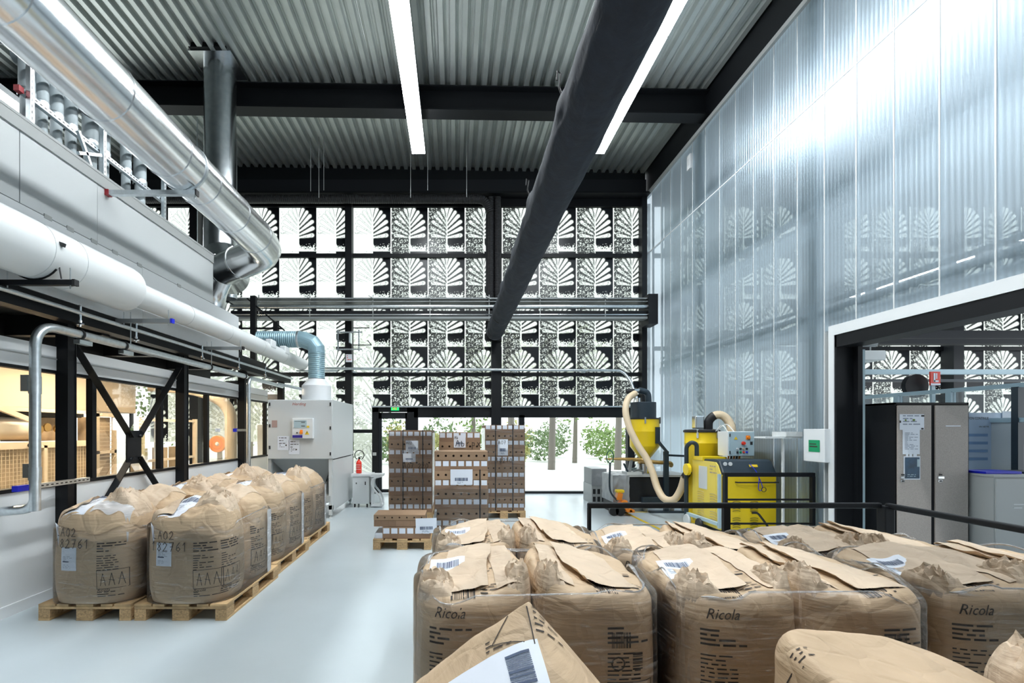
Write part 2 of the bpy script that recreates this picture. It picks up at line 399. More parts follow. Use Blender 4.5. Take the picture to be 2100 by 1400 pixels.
def handwrite(mb, fn, txt, x, y, h, t):
    for ch in txt:
        for pl in HAND.get(ch, []):
            stroke_on(mb, fn, [(x+p[0]*h*.85, y+p[1]*h) for p in pl], t)
        x += h*.78
def barcode_on(mb, fn, x, y, w, h, seed=0, vertical=False, n=22):
    rr = random.Random(seed); p = 0.; L_ = h if vertical else w; unit = L_/(n*2.6)
    while p < L_-unit*3:
        b = unit*rr.choice((1, 1, 2, 3))
        if vertical: rect_on(mb, fn, x, y+p, w, b, 3, 1)
        else: rect_on(mb, fn, x+p, y, b, h, 1, 3)
        p += b+unit*rr.choice((1, 1, 2))
def lines_on(mb, fn, x, y, w, n, gap, t, seed=0):
    rr = random.Random(seed)
    for i in range(n):
        u = x
        while u < x+w*.9:
            l = min(rr.uniform(.12, .4)*w, x+w-u); rect_on(mb, fn, u, y-i*gap, l, t, max(1, int(l/.03)), 1); u += l+.02*w+.01
            if rr.random() < .25: break
# ------------------------------------------------------------------ the setting
XR, XL, YB = 4.97, -3.95, 12.35           # right wall, glazed partition, facade
def deck_z(x): return 8.36-.016*x
fl = MB().box(-12.5, 16, -4, YB+.05, -.1, 0).build('floor', M_floor); struct(fl)
g = MB().box(-60, 60, YB+.05, 120, -.16, -.05).build('ground', M_ground); struct(g)
MB().box(3.37, 3.43, 2.0, 9.5, 0, .003).build('floor_marking', M_floory, fl)
MB().box(3.43, 4.9, 9.44, 9.5, 0, .003).build('floor_marking', M_floory, fl)

struct(MB().box(-12.5, 16, -4.2, -4, 0, 8.6).build('wall_rear', M_mgrey))  # unseen wall put in behind the camera, mid grey to cut fill light
struct(MB().box(-12.7, -12.5, -4, YB, 0, 8.6).build('wall_far_left', M_offw))
struct(MB().box(16, 16.2, -4, YB, 4.2, 8.6).build('far_light_block', M_mgrey))  # upper wall added out of view to darken the ribbed wall's top
# corrugated deck of the roof
mb = MB(); prof = []; x = -12.5; k = 0; P = .235
while x < 16:
    for dx, dz in ((0, 0), (.085, 0), (.11, .10), (.135, .10), (.15, .092), (.165, .10), (.205, .10), (.235, 0)):
        prof.append((x+dx*.8, deck_z(x+dx)+dz*.85))
    x += (P+.02)*.8
for j, y in enumerate((-4, YB+.1)):
    for p in prof: mb.v.append((p[0], y, p[1]))
n = len(prof)
mb.f = [(i, i+1, n+i+1, n+i) for i in range(n-1)]
ceil = struct(mb.build('ceiling', M_deck))
struct(MB().box(-12.5, 16, -4, YB+.1, deck_z(-12)+.16, deck_z(-12)+.3).build('roof_slab', M_dark))

def i_beam_x(name, x0, x1, y, zt0, zt1, h, b):
    """I-beam along x, top following the roof"""
    mb = MB(); t = .02
    def sl(y0, y1, d0, d1):
        vs = [(x, yy, zt-d) for x, zt in ((x0, zt0), (x1, zt1)) for yy in (y0, y1) for d in (d0, d1)]
        mb.add(vs, [(0, 1, 3, 2), (4, 6, 7, 5), (0, 4, 5, 1), (2, 3, 7, 6), (0, 2, 6, 4), (1, 5, 7, 3)])
    sl(y-b/2, y+b/2, 0, t); sl(y-b/2, y+b/2, h-t, h); sl(y-.008, y+.008, t, h-t)
    return struct(mb.build(name, M_black))
for y in (9.35, 3.4, -2.0):
    i_beam_x('roof_beam', -12.5, 16, y, deck_z(-12.5)-.01, deck_z(16)-.01, .48, .30)

# ------------------------------------------------------------------ printed facade
CW, CH = .484, 1.243
def leaf_value(u, v, left, light):
    LOB = [(.02, .36, .36, .42, .02, .055), (.02, .43, .37, .60, .02, .055), (.02, .52, .355, .77, .02, .052), (.02, .62, .30, .92, .018, .05),
           (.02, .72, .22, 1.02, .016, .045), (.015, .82, .115, 1.09, .012, .048), (.0, .92, .02, 1.13, .012, .04)]
    d = np.full(u.shape, 9.)
    for bx, by, tx, ty, r0, r1 in LOB:
        dx, dy = tx-bx, ty-by; L2 = dx*dx+dy*dy
        t = np.clip(((u-bx)*dx+(v-by)*dy)/L2, 0, 1)
        rr = r0+(r1-r0)*t**.8
        d = np.minimum(d, np.hypot(u-bx-t*dx, v-by-t*dy)-rr)
    stem = u-(.016+.012*np.clip(1-v/.9, 0, 1)*(v < .95))
    rng = np.random.RandomState(3 if left else 4); nz = rng.rand(*u.shape)
    k = np.ones((3, 3))/9
    nb = sum(np.roll(np.roll(nz, a, 0), b, 1) for a in (-1, 0, 1) for b in (-1, 0, 1))/9
    ins = (d < -.006) | (stem < 0)
    if not left:
        val = np.where(ins, 1., np.where(d < .012, .12, 0.))
        sp = np.clip((.20-v)/.16, 0, 1)
        val = np.where(~ins & (nb < .30+.34*sp) & (v < .20), .9, val)
        val = np.where(ins & (nb > .60) & (v < .47) & (u > .08), .35, val)
    else:
        val = np.where(ins, np.where(nb > .56, .15, .85), np.where(nb > .575, .8, .04))
        val = np.where((np.abs(d) < .007) & (stem > 0), .1, val)
        if light: val = np.where(ins, 1., np.where((nb > .60) | (np.abs(d) < .008), .45, 1.)); val = np.where(v < .45, 1., val)  # bleached copy: overexposure from the bright outdoors is put into the print
    edge = .008
    val = np.where((v > CH-.006), .4, val)
    return val
def panel_mesh(name, left, light=False, v0=0., v1=CH):
    nu, nv = 56, int(140*(v1-v0)/CH)
    U, V = np.meshgrid(np.linspace(0, CW, nu+1), np.linspace(v0, v1, nv+1))
    uu = (CW-U) if left else U
    full_v = V
    val = leaf_value(uu, full_v, left, light)
    val = np.where(uu > CW-.010, 1., val)      # clear joint
    mb = MB(); mb.v = [(float(a), 0., float(b)) for a, b in zip(U.ravel(), V.ravel())]
    mb.f = [(j*(nu+1)+i, j*(nu+1)+i+1, (j+1)*(nu+1)+i+1, (j+1)*(nu+1)+i) for j in range(nv) for i in range(nu)]
    me = bpy.data.meshes.new(name); me.from_pydata(mb.v, [], mb.f); me.materials.append(M_print)
    a = me.color_attributes.new('print', 'FLOAT_COLOR', 'POINT')
    c = np.repeat(val.ravel()[:, None], 4, 1).astype(np.float32); c[:, 3] = 1
    a.data.foreach_set('color', c.ravel()); me.update(); return me
PM = {(False, False): panel_mesh('panel', False), (True, False): panel_mesh('panel', True), (True, True): panel_mesh('panel', True, True)}
PMc = {k: panel_mesh('panel', k[0], k[1], .93) for k in PM}
ROWS = [2.57+CH*i for i in range(4)]
def facade(name, xa, xb, phase, y, low=None):
    root = bpy.data.objects.new(name, None); COL.objects.link(root); root.location = (0, y, 0); struct(root)
    i = math.ceil((xa-phase)/CW-.02)
    while phase+i*CW < xb-.02:
        X = phase+i*CW; left = (i % 2 == 0); light = left and X < -2.0
        for z in ROWS:
            o = bpy.data.objects.new('panel', PM[(left, light)]); COL.objects.link(o); o.parent = root; o.location = (X, 0, z)
        cropped = -2.15 < X < 4.6
        if cropped:
            o = bpy.data.objects.new('panel', PMc[(left, light)]); o.location = (X, 0, ROWS[0]-CH)
        else:
            o = bpy.data.objects.new('panel', PM[(left, light)]); o.location = (X, 0, ROWS[0]-CH)
        COL.objects.link(o); o.parent = root
        if not cropped and X > -2.8 and X < 5:
            o = bpy.data.objects.new('panel', PM[(left, light)]); o.location = (X, 0, ROWS[0]-2*CH); COL.objects.link(o); o.parent = root
        i += 1
    return root
PH = (954-CX)*YB/F        # a clear joint of the printed repeat
wb = facade('wall_back', -8.3, XR-.05, PH-40*CW, YB)
for z, h in ((6.16, .10), (3.08, .10), (7.50, .16)):
    MB().box(-12.5, XR-.03, YB-.10, YB-.02, z-h/2, z+h/2).build('girt', M_black, wb)
MB().box(-12.5, XR-.03, YB-.10, YB-.03, 7.58, deck_z(-12)+.1).build('header_panel', M_black, wb)
MB().box(-12.5, XR-.02, YB-.42, YB-.12, 7.62, 7.66).build('ledge', M_black, wb)
MB().box(-12.5, XR-.02, YB-.14, YB-.10, 7.66, 8.1).build('header_panel', M_dark, wb)
for px, wd in ((404, .22), (717, .17), (1017, .25), (1317, .13)):
    x = (px-CX)*(YB-.1)/F
    z0 = 0 if px != 1017 else 0
    MB().box(x-wd/2, x+wd/2, YB-.26, YB-.02, z0, 7.7).build('mullion', M_black, wb)
MB().box(-2.72, -2.12, YB-.08, YB-.02, 1.56, 1.65).build('girt', M_black, wb)
MB().box(-8.3, -2.1, YB-.06, YB-.02, .0, .10).build('girt', M_black, wb)
# far-hall facade, seen through the doorway and the ribbed wall
wr = facade('wall_back_right', XR+.25, 15.6, PH-40*CW, YB)
for z in (6.16, 3.75, 1.30, 7.50): MB().box(XR+.2, 16, YB-.10, YB-.02, z-.05, z+.05).build('girt', M_black, wr)
for x in (5.6, 9.15, 12.80, 15.9): MB().box(x-.13, x+.13, YB-.35, YB-.02, 0, 7.7).build('mullion', M_dark, wr)
MB().box(XR+.2, 16, YB-.10, YB-.03, 7.58, deck_z(-12)+.1).build('header_panel', M_black, wr)

# door and glazed front in the facade
zt = 2.22
def frame_rects(mb, rects, y0, y1):
    for a in rects: mb.box(a[0], a[1], y0, y1, a[2], a[3])
def X(px, Y=YB): return (px-CX)*Y/F
d1 = empty('door_1', (X(806), YB, 0)); struct(d1)
mb = MB(); frame_rects(mb, [(X(765), X(778), 0, zt), (X(836), X(850), 0, zt), (X(765), X(850), zt-.12, zt)], YB-.16, YB+.02)
mb.build('door_frame', M_black, d1)
leaf = MB(); frame_rects(leaf, [(X(778), X(784), .02, zt-.13), (X(832), X(836), .02, zt-.13), (X(778), X(836), zt-.29, zt-.13), (X(778), X(836), .02, .10)], YB-.11, YB-.02)
lf = leaf.build('door_leaf', M_dark, d1)
MB().box(X(784), X(832), YB-.07, YB-.05, .1, zt-.29).build('pane', M_glass, lf)
MB().box(X(767), X(774), YB-.20, YB-.16, .98, 1.06).build('door_handle', M_grey, d1)
w1 = empty('window_1', (X(1075), YB, 0)); struct(w1)
mb = MB(); frame_rects(mb, [(X(850), X(858), 0, zt), (X(1283), X(1297), 0, zt), (X(850), X(1297), zt-.26, zt), (X(850), X(1297), 0, .05), (X(1063), X(1074), 0, zt-.2)], YB-.16, YB+.02)
mb.build('window_frame', M_black, w1)
for a, b in ((858, 1008), (1024, 1063), (1074, 1283)): MB().box(X(a), X(b), YB-.06, YB-.04, .05, zt-.26).build('pane', M_glass, w1)
MB().box(X(765), X(1300), YB-.22, YB-.12, zt, zt+.035).build('flashing', M_galv, w1)
ex = empty('exit_sign', (X(809, YB-.2), YB-.2, 2.14), 'green and yellow running-man exit sign above the glazed door', 'sign')
MB().box(X(802, YB-.2), X(818, YB-.2), YB-.21, YB-.17, 2.14, 2.25).build('sign_face', M_exit, ex)
mb = MB(); cx = X(808, YB-.2); y = YB-.214
fn = lambda u, v: (cx+u, y, 2.195+v)
stroke_on(mb, fn, [(-.005, .02), (-.02, -.01), (-.045, -.035)], .014); stroke_on(mb, fn, [(-.02, -.01), (.0, -.03), (.02, -.03)], .014)
stroke_on(mb, fn, [(-.04, .02), (-.005, .02), (.03, .0)], .012); rect_on(mb, fn, -.008, .03, .018, .018); rect_on(mb, fn, .04, -.04, .03, .085)
mb.build('pictogram', M_signyel, ex)

# left lower facade glazing is open glass to the garden
w2 = empty('window_2', (-7, YB, 0)); struct(w2)
MB().box(-12.4, -2.72, YB-.05, YB-.03, .1, 1.33).build('pane', M_glass, w2)
mb = MB()
for x in (-11, -9.7, -8.4, -7.1, -5.8, -4.5): mb.box(x-.03, x+.03, YB-.09, YB-.01, 0, 2.57)
mb.build('window_frame', M_black, w2)

# ------------------------------------------------------------------ right-hand ribbed wall
wl = bpy.data.objects.new('wall_right', None); COL.objects.link(wl); struct(wl)
OP0, OP1, OPZ = 1.2, 6.16, 2.88            # opening to the far hall
y = YB-.03; ZT = 7.66; edges = []
yy = 9.88
while yy < YB: yy += .5
ys = []
yy -= .5
while yy > .6: ys.append(yy); yy -= .5025
ys = [YB-.02]+ys
for a, b in zip(ys[:-1], ys[1:]):
    for z0, z1 in ((0, 6.18), (6.18, ZT)):
        if z0 == 0 and b < OP1-.02 and a > OP0: z0 = OPZ+.08
        if z0 == 0 and a > OP1 > b: 
            MB().quad((XR, OP1, OPZ+.08), (XR, b+.004, OPZ+.08), (XR, b+.004, z1), (XR, OP1, z1)).build('panel', M_poly, wl)
            MB().quad((XR, a-.004, z0), (XR, OP1, z0), (XR, OP1, z1), (XR, a-.004, z1)).build('panel', M_poly, wl); continue
        MB().quad((XR, a-.004, z0), (XR, b+.004, z0), (XR, b+.004, z1), (XR, a-.004, z1)).build('panel', M_poly, wl)
    z0 = OPZ+.1 if b < OP1 else 0
    MB().box(XR-.004, XR+.05, b-.008, b+.008, z0, ZT).build('joint_strip', M_offw, wl)
MB().box(XR-.006, XR+.04, .6, YB-.02, 6.165, 6.185).build('joint_strip', M_offw, wl)
# black upstand, capping rail
MB().box(XR, XR+.08, -4, YB, ZT, 8.5).build('upper_panel', M_black, wl)
MB().box(XR-.05, XR+.05, .5, YB-.02, ZT-.03, ZT+.05).build('capping', M_grey, wl)
# opening: white trim and deep black reveal
t1 = struct(MB().box(XR-.03, XR+.02, OP0-.2, OP1+.09, OPZ, OPZ+.13).box(XR-.03, XR+.02, OP1, OP1+.09, 0, OPZ).build('trim_1', M_white))
d2 = empty('door_2', (XR+.1, OP1, 0)); struct(d2)
MB().box(XR-.02, XR+.26, OP1-.03, OP1+.0, 0, OPZ).box(XR-.02, XR+.26, OP0, OP1, OPZ-.16, OPZ).box(XR+.2, XR+.26, OP1-.1, OP1, 0, OPZ-.16).build('door_frame', M_black, d2)
MB().box(XR+.262, XR+.30, OP1-.09, OP1-.05, 0, OPZ-.2).build('guide_rail', M_panelblue, d2)
# steel behind the ribbed wall
for y in (6.55, 9.55, 3.3): struct(MB().box(XR+.12, XR+.34, y-.11, y+.11, 0 if y != 3.3 else OPZ+.1, 8.4).build('steel_column', M_mgrey))
wr2 = bpy.data.objects.new('wall_frame', None); COL.objects.link(wr2); struct(wr2)
for z, h, dx in ((3.15, .16, .3), (3.36, .05, .32), (3.47, .03, .32), (4.72, .28, .5), (5.02, .05, .5), (6.2, .12, .35)):
    MB().box(XR+dx, XR+dx+.10, .8, YB-.2, z-h/2, z+h/2).build('rail', M_mgrey, wr2)
mb = MB()
for i in range(12): mb.box(XR+.28, XR+.34, 1.2+i*.95, 1.3+i*.95, 3.0, 3.5)
mb.build('bracket', M_mgrey, wr2)

# ------------------------------------------------------------------ glazed partition on the left
pw = bpy.data.objects.new('wall_left', None); COL.objects.link(pw); struct(pw)
PE = 9.97
MB().box(XL-.06, XL, 0, PE, 0, 1.09).build('lower_panel', M_white, pw)
MB().box(XL-.07, XL+.012, 0, PE, 2.235, 2.47).build('header_panel', M_alu if False else M_white, pw)
MB().box(XL, XL+.02, 0, PE, 2.34, 2.352).build('groove', M_grey, pw)
MB().box(XL-.07, XL+.015, 0, PE, 1.09, 1.125).build('sill', M_black, pw)
MB().box(XL-.07, XL+.015, 0, PE, 2.205, 2.235).build('head_rail', M_black, pw)
my = [2.79, 3.99, 5.19, 6.39, 7.59, 8.79, 9.94]
for y in my: MB().box(XL-.07, XL+.0, y-.03, y+.03, 1.125, 2.205).build('mullion', M_black, pw)
for a, b in zip([0.1]+my[:-1], my): MB().quad((XL-.035, a+.03, 1.125), (XL-.035, b-.03, 1.125), (XL-.035, b-.03, 2.205), (XL-.035, a+.03, 2.205)).build('pane', M_warmglass, pw)
bb = struct(MB().box(XL, XL+.015, 0, PE, .0, .10).build('baseboard_left', M_white))
for y in (2.74, 4.735, 6.75, 8.68, 10.6):
    c = MB().box(XL, XL+.125, y-.055, y-.043, 0, 2.86).box(XL, XL+.125, y+.043, y+.055, 0, 2.86).box(XL+.0, XL+.118, y-.045, y+.045, 0, 2.86)
    struct(c.build('steel_column', M_black))
# cross bracing with gusset plate
br = empty('cross_brace', (XL+.06, 5.72, 1.45), 'black flat-bar cross brace with centre plate against the glazing', 'brace')
cyb, czb = 5.74, 1.44
MB().box(XL+.05, XL+.066, cyb-.13, cyb+.13, czb-.2, czb+.2).build('gusset_plate', M_black, br)
for sy in (-1, 1):
    for sz in (-1, 1):
        p = Vector((XL+.072, cyb+sy*.07, czb+sz*.12)); q = Vector((XL+.072, cyb+sy*.92, czb+sz*1.08))
        MB().bar(p, q, .012, .085, up=(1, 0, 0)).build('brace_bar', M_black, br)
        MB().lathe([(0, .012), (.016, .012), (.016, 0)], (XL+.078, cyb+sy*.085, czb+sz*.14), 8, 'x').build('bolt', M_chrome, br)
# mezzanine over the glazed room: black soffit, edge beam, white clad boxes
mzf = struct(MB().box(-9.5, -3.86, 8.25, 9.7, 2.9, 3.0).box(-9.5, -3.72, -1, 8.25, 2.9, 3.0).build('mezzanine_floor', M_black))
struct(MB().box(-3.84, -3.70, -1, 10.7, 2.70, 2.87).build('edge_beam', M_black))
mb = MB()
for i in range(6): mb.box(-9, -3.84, .8+i*1.45, .92+i*1.45, 2.68, 2.9)
mb.box(-5.2, -4.9, -1, 9.5, 2.62, 2.85); mb.box(-6.6, -6.45, -1, 8.2, 2.7, 2.86)
mb.build('joist', M_black, mzf)
wf = bpy.data.objects.new('wall_mezzanine', None); COL.objects.link(wf); struct(wf)
BX = -3.70
for a, b in ((-1, 2.25), (2.26, 3.60), (3.61, 4.02), (4.03, 4.9), (4.905, 7.25)):
    MB().box(BX-.06, BX, a, b, 3.585, 4.31).build('upper_panel', M_offw, wf)
MB().box(BX-1.2, BX-.06, 7.2, 7.25, 3.58, 4.31).build('upper_panel', M_offw, wf)
MB().box(BX-.10, BX+.015, -1, 7.255, 4.31, 4.335).box(BX, BX+.012, -1, 7.25, 4.20, 4.31).build('capping', M_grey, wf)
for a, b in ((-1, 3.0), (3.005, 5.6), (5.605, 8.10)):
    MB().box(BX-.06, BX+.004, a, b, 2.875, 3.575).build('lower_panel', M_white, wf)
MB().box(BX-1.0, BX-.06, 8.05, 8.10, 2.875, 3.575).build('lower_panel', M_white, wf)
mb = MB()
for y in (4.3, 4.55, 4.85, 5.15, 5.55, 6.35): mb.box(BX, BX+.008, y-.04, y+.04, 3.56, 3.60)
mb.build('clip', M_grey, wf)

# ------------------------------------------------------------------ garden beyond the facade
def tree(x, y, h, cr, seed, leafm, label, trunk_r=.13, low=.35, n=1500, name='garden_tree'):
    rr = random.Random(seed)
    root = empty(name, (x, y, -.05), label, 'tree' if trunk_r > .05 else 'shrub')
    if trunk_r > .05:
        t = MB().tube([(x, y, -.05), (x+.05, y, h*.3), (x-.05, y+.05, h*.6), (x, y, h*.85)], [trunk_r, trunk_r*.8, trunk_r*.55, trunk_r*.2], 8)
        for i in range(6):
            a = rr.uniform(0, 6.28); z = h*rr.uniform(.35, .7); t.tube([(x, y, z), (x+math.cos(a)*cr*.5, y+math.sin(a)*cr*.5, z+h*.15), (x+math.cos(a)*cr*.85, y+math.sin(a)*cr*.85, z+h*.22)], [trunk_r*.35, trunk_r*.2, .01], 5)
        t.build('trunk', M_bark, root, smooth=60)
    mb = MB()
    for i in range(n):
        while True:
            p = Vector((rr.uniform(-1, 1), rr.uniform(-1, 1), rr.uniform(-1, 1)))
            if .25 < p.length < 1: break
        if noise.noise(p*2.3+Vector((seed, 0, 0))) < -.12: continue
        zc = h*(low+1)/2; c = Vector((x+p.x*cr, y+p.y*cr, max(.02, zc+p.z*h*(1-low)/2)))
        s = rr.uniform(.06, .15); a = Vector((rr.gauss(0, 1), rr.gauss(0, 1), rr.gauss(0, 1))).normalized(); b = a.orthogonal().normalized()
        mb.quad(c-a*s, c-b*s*.6, c+a*s, c+b*s*.6)
    f = mb.build('foliage', leafm, root, fix=False); f['kind'] = 'stuff'
    return root
tree(.9, 23.5, 6.5, 2.0, 1, M_leaf, 'green leafy tree behind the glass left of the wide facade pane', low=.24)
tree(-3.9, 24, 7, 2.6, 2, M_hedge, 'dull green tree in the garden seen past the filter unit', low=.2)
tree(6.1, 24, 7, 2.2, 3, M_leaf, 'leafy tree in the garden seen through the wide pane beside the yellow hopper', low=.26)
tree(3.9, 33, 9, 2.7, 4, M_leaf2, 'yellow-green tree further back behind the wide glazed front', low=.22)
tree(-9.5, 22, 6.5, 2.6, 5, M_leaf, 'green tree seen through the glazed machine room', low=.12, n=2200)
tree(-14.5, 26, 7, 3.0, 6, M_hedge, 'dense tree seen through the far left of the machine room', low=.08, n=2200)
shr = [(-2.9, 23, 1.6, 1.0, M_hedge, 'dull shrub behind the glazed door'), (-.6, 24, 1.5, 1.1, M_leaf2, 'olive shrub behind the tall left carton stack'),
       (2.7, 22, 1.15, .8, M_leaf2, 'low yellowish shrub right of the carton stacks outdoors'), (4.6, 25, 1.7, 1.2, M_hedge, 'grey-green shrub outdoors at the middle of the wide pane'),
       (7.6, 23, 1.8, 1.1, M_leaf, 'round green bush outdoors near the right end of the wide pane'), (8.3, 20, .9, .5, M_hedge, 'small bush outdoors just left of the yellow hopper')]
for i, (x, y, h, cr, lm, lb) in enumerate(shr): tree(x, y, h, cr, 20+i, lm, lb, trunk_r=.02, low=.0, n=700, name='garden_shrub')
for i, (x, y, h, cr) in enumerate(((-5.5, 27, 2.3, 1.1), (-3.2, 28, 2.2, 1.05), (-.9, 27.5, 2.4, 1.1), (1.3, 28.5, 2.1, 1.0), (3.6, 27.5, 2.2, 1.1), (6.0, 28.5, 2.3, 1.15), (8.4, 27.5, 2.2, 1.1), (10.7, 28, 2.4, 1.1))):
    tree(x, y, h, cr, 40+i, (M_leaf, M_leaf2, M_hedge)[i % 3], 'hedge plant of the garden row, %s from the left' % 'first second third fourth fifth sixth seventh eighth'.split()[i], trunk_r=.02, low=.0, n=900, name='hedge_plant')['group'] = 'hedge plants at the back of the garden'
for x, lb in ((2.35, 'thin grey garden trunk nearest the carton stacks'), (4.1, 'thin grey trunk in the middle of the wide pane'), (6.9, 'thin grey trunk at the right of the wide pane')):
    o = MB().tube([(x, 20, -.05), (x+.06, 20, 2.5), (x-.1, 20, 5.5)], [.16, .13, .1], 8).build('garden_tree', M_bark, smooth=60); tag(o, lb, 'tree')
# ------------------------------------------------------------------ lighting strips
def strip(xc, wd, ys, label):
    for i, (a, b) in enumerate(ys):
        pos = ['end lamp by the facade', 'second lamp from the facade', 'third lamp from the facade', 'fourth lamp from the facade', 'fifth lamp, above the camera', 'sixth lamp, behind the camera', 'seventh lamp, behind the camera'][i]
        o = empty('strip_light', (xc, (a+b)/2, 7.5), '%s, %s' % (label, pos), 'lamp', 'continuous rows of strip lights')
        MB().box(xc-wd/2, xc+wd/2, a+.012, b-.012, 7.5, 7.53).build('diffuser', M_lamp, o)
        MB().box(xc-wd/2-.004, xc+wd/2+.004, a, b, 7.531, 7.60).build('housing', M_white, o)
        for y in (a+.25, b-.25): MB().tube([(xc, y, 7.6), (xc, y, deck_z(xc)-.004)], .006, 6).build('suspension_rod', M_galv, o)
YS = [(8.55, 10.05), (7.05, 8.54), (5.55, 7.04), (4.05, 5.54), (2.55, 4.04), (1.05, 2.54), (-.45, 1.04)]
strip(-.761, .27, YS, 'lit white strip of the left row')
strip(3.055, .24, YS, 'lit white strip of the right row beside the fabric duct')
# lamps of the machine room, seen glowing behind the white box
for y0, lb in ((3.2, 'bright strip light behind the clad box nearest the picture edge'), (4.55, 'short bright strip light behind the box below the grey tubes')):
    o = empty('strip_light', (-4.6, y0+.5, 5.0), lb, 'lamp')
    MB().box(-4.68, -4.52, y0, y0+(1.2 if y0 < 4 else .6), 5.0, 5.03).build('diffuser', M_dimlamp, o)
    MB().box(-4.69, -4.51, y0, y0+(1.2 if y0 < 4 else .6), 5.031, 5.09).build('housing', M_white, o)
    for yy in (y0+.2, y0+.5): MB().tube([(-4.6, yy, 5.09), (-4.6, yy, deck_z(-4.6)-.004)], .006, 6).build('suspension_rod', M_galv, o)

# ------------------------------------------------------------------ big bright air duct with its bends
def ring(mb, c, axis, r, wd=.02, t=.008, n=28):
    c = Vector(c); a = Vector(axis).normalized()
    mb.tube([c-a*wd/2, c-a*wd/2, c+a*wd/2, c+a*wd/2], [r-.01, r+t, r+t, r-.01], n, cap=False)
DX, DZ, DR = -2.88, 4.44, .25
ad = empty('air_duct', (DX, 3.5, DZ), 'large shiny aluminium air duct running towards the facade, upper left', 'duct')
mb = MB().tube([(DX, .6, DZ), (DX, 2.6, DZ)], DR, 40, cap=True).tube([(DX, 2.6, DZ), (DX, 6.85, DZ)], DR, 40, cap=False); mb.build('duct_run', M_alu, ad, smooth=40)
mb = MB()
for y in (2.62, 2.98, 3.9, 4.75, 5.35, 6.1, 6.8): ring(mb, (DX, y, DZ), (0, 1, 0), DR)
mb.build('joint_band', M_alu, ad, smooth=40)
pth = [(DX, 6.8, DZ)]+fillet([(DX, 6.85, DZ), (DX-.02, 7.35, DZ-.02), (DX-.62, 7.62, DZ-.12)], .42, 3)[1:]
MB().tube(pth, DR, 40).build('elbow', M_alu, ad, smooth=30)
q = [(DX-.58, 7.60, DZ-.11), (DX-.95, 7.8, DZ-.16), (DX-1.25, 8.0, DZ-.5), (DX-1.25, 8.05, DZ-1.2)]
MB().tube(q[:2], DR, 36).build('cross_run', M_duct, ad, smooth=40)
mb = MB(); ring(mb, q[0], Vector(q[1])-Vector(q[0]), DR); ring(mb, q[1], Vector(q[1])-Vector(q[0]), DR); mb.build('joint_band', M_alu, ad, smooth=40)
MB().tube(fillet(q[1:], .3, 3), DR*.9, 36).build('drop_elbow', M_alu, ad, smooth=30)
rs = empty('roof_duct', (-4.35, 8.8, 4.2), 'dark galvanised vertical exhaust duct rising through the roof deck', 'duct')
rx, ry = -4.36, 8.8
MB().lathe([(.285, 4.95), (.275, 5.6), (.275, deck_z(-4.25)+.1)], (rx, ry, 0), 40).build('riser', M_duct, rs, smooth=40)
mb = MB()
for z in (5.62, 6.5, 7.45, 8.0, 8.25): ring(mb, (rx, ry, z), (0, 0, 1), .278)
mb.build('joint_band', M_galv, rs, smooth=40)
MB().box(rx-.40, rx+.36, ry-.36, ry+.36, deck_z(rx)-.02, deck_z(rx)+.0).build('roof_collar', M_alu, rs)
MB().box(rx-.36, rx+.30, ry-.42, ry-.36, deck_z(rx)-.0, deck_z(rx)+.12).build('collar_flashing', M_black, rs)
MB().tube([(rx, ry, 4.98), (rx+.1, ry-.03, 4.72), (rx+.28, ry-.2, 4.45), (DX-.9, 7.8, DZ-.14)], [.285, .33, .33, .25], 36).build('tee_branch', M_duct, rs, smooth=50)
MB().lathe([(.16, 4.2), (.16, 7.3)], (rx-.05, ry+.42, 0), 24).build('side_pipe', M_galv, rs, smooth=40)

# grey vertical pipes behind the box and their perforated strut frame
tubes_px = [(55, 28), (85, 25), (115, 25), (145, 24), (185, 28), (213, 22), (258, 20), (287, 23)]
for i, (px, wd) in enumerate(tubes_px):
    Y = 3.92*F/(CX-px); x = -3.92; r = wd*Y/F/2
    lb = 'grey plastic vent tube behind the clad box, %s from the picture edge' % ('first second third fourth fifth sixth seventh eighth'.split()[i])
    o = empty('vent_tube', (x, Y, 4.2), lb, 'pipe', 'row of grey vent tubes')
    MB().tube(fillet([(x, Y, 4.72), (x, Y, 5.62), (x-.8, Y, 5.66)], .2, 5), r, 20).build('upper_tube', M_tube, o, smooth=50)
    MB().lathe([(r*.82, 3.9), (r*.82, 4.74)], (x, Y, 0), 20).build('lower_tube', M_tube, o, smooth=50)
    MB().lathe([(r*1.03, 4.69), (r*1.1, 4.70), (r*1.1, 4.75), (r*1.02, 4.76)], (x, Y, 0), 20).build('collar', M_galv, o, smooth=50)
def perf_bar(p, q, wd, side, parent, name='strut', m=M_galv, slot=True):
    """U-channel with a row of slots on one face"""
    p = Vector(p); q = Vector(q); side = Vector(side).normalized()
    o = MB().bar(p, q, wd, wd).build(name, m, parent)
    if slot:
        mb = MB(); d = (q-p); L_ = d.length; d.normalize(); n = max(2, int(L_/.05)); s2 = d.cross(side).normalized()
        for i in range(n):
            c = p+d*(L_*(i+.5)/n)+side*(wd/2+.0012); a = d*(.014); b = s2*(.0055)
            mb.quad(c-a-b, c+a-b, c+a+b, c-a+b)
        mb.build('slots', M_rubber, parent)
    return o
sf = empty('pipe_support_rack', (-3.76, 4.9, 4.3), 'perforated steel strut frame clamping the grey vent tubes', 'frame')
for z in (4.95, 4.62): perf_bar((-3.80, 4.15, z), (-3.80, 6.15, z), .042, (1, 0, 0), sf)
for y in (4.18, 5.05, 6.10): perf_bar((-3.75, y, 4.32), (-3.75, y, 5.02), .042, (1, -.3, 0), sf)
MB().bar((-3.74, 4.7, 4.4), (-3.74, 5.0, 4.55), .03, .03).bar((-3.74, 4.7, 4.62), (-3.74, 4.86, 4.36), .03, .03).build('diagonal', M_galv, sf)
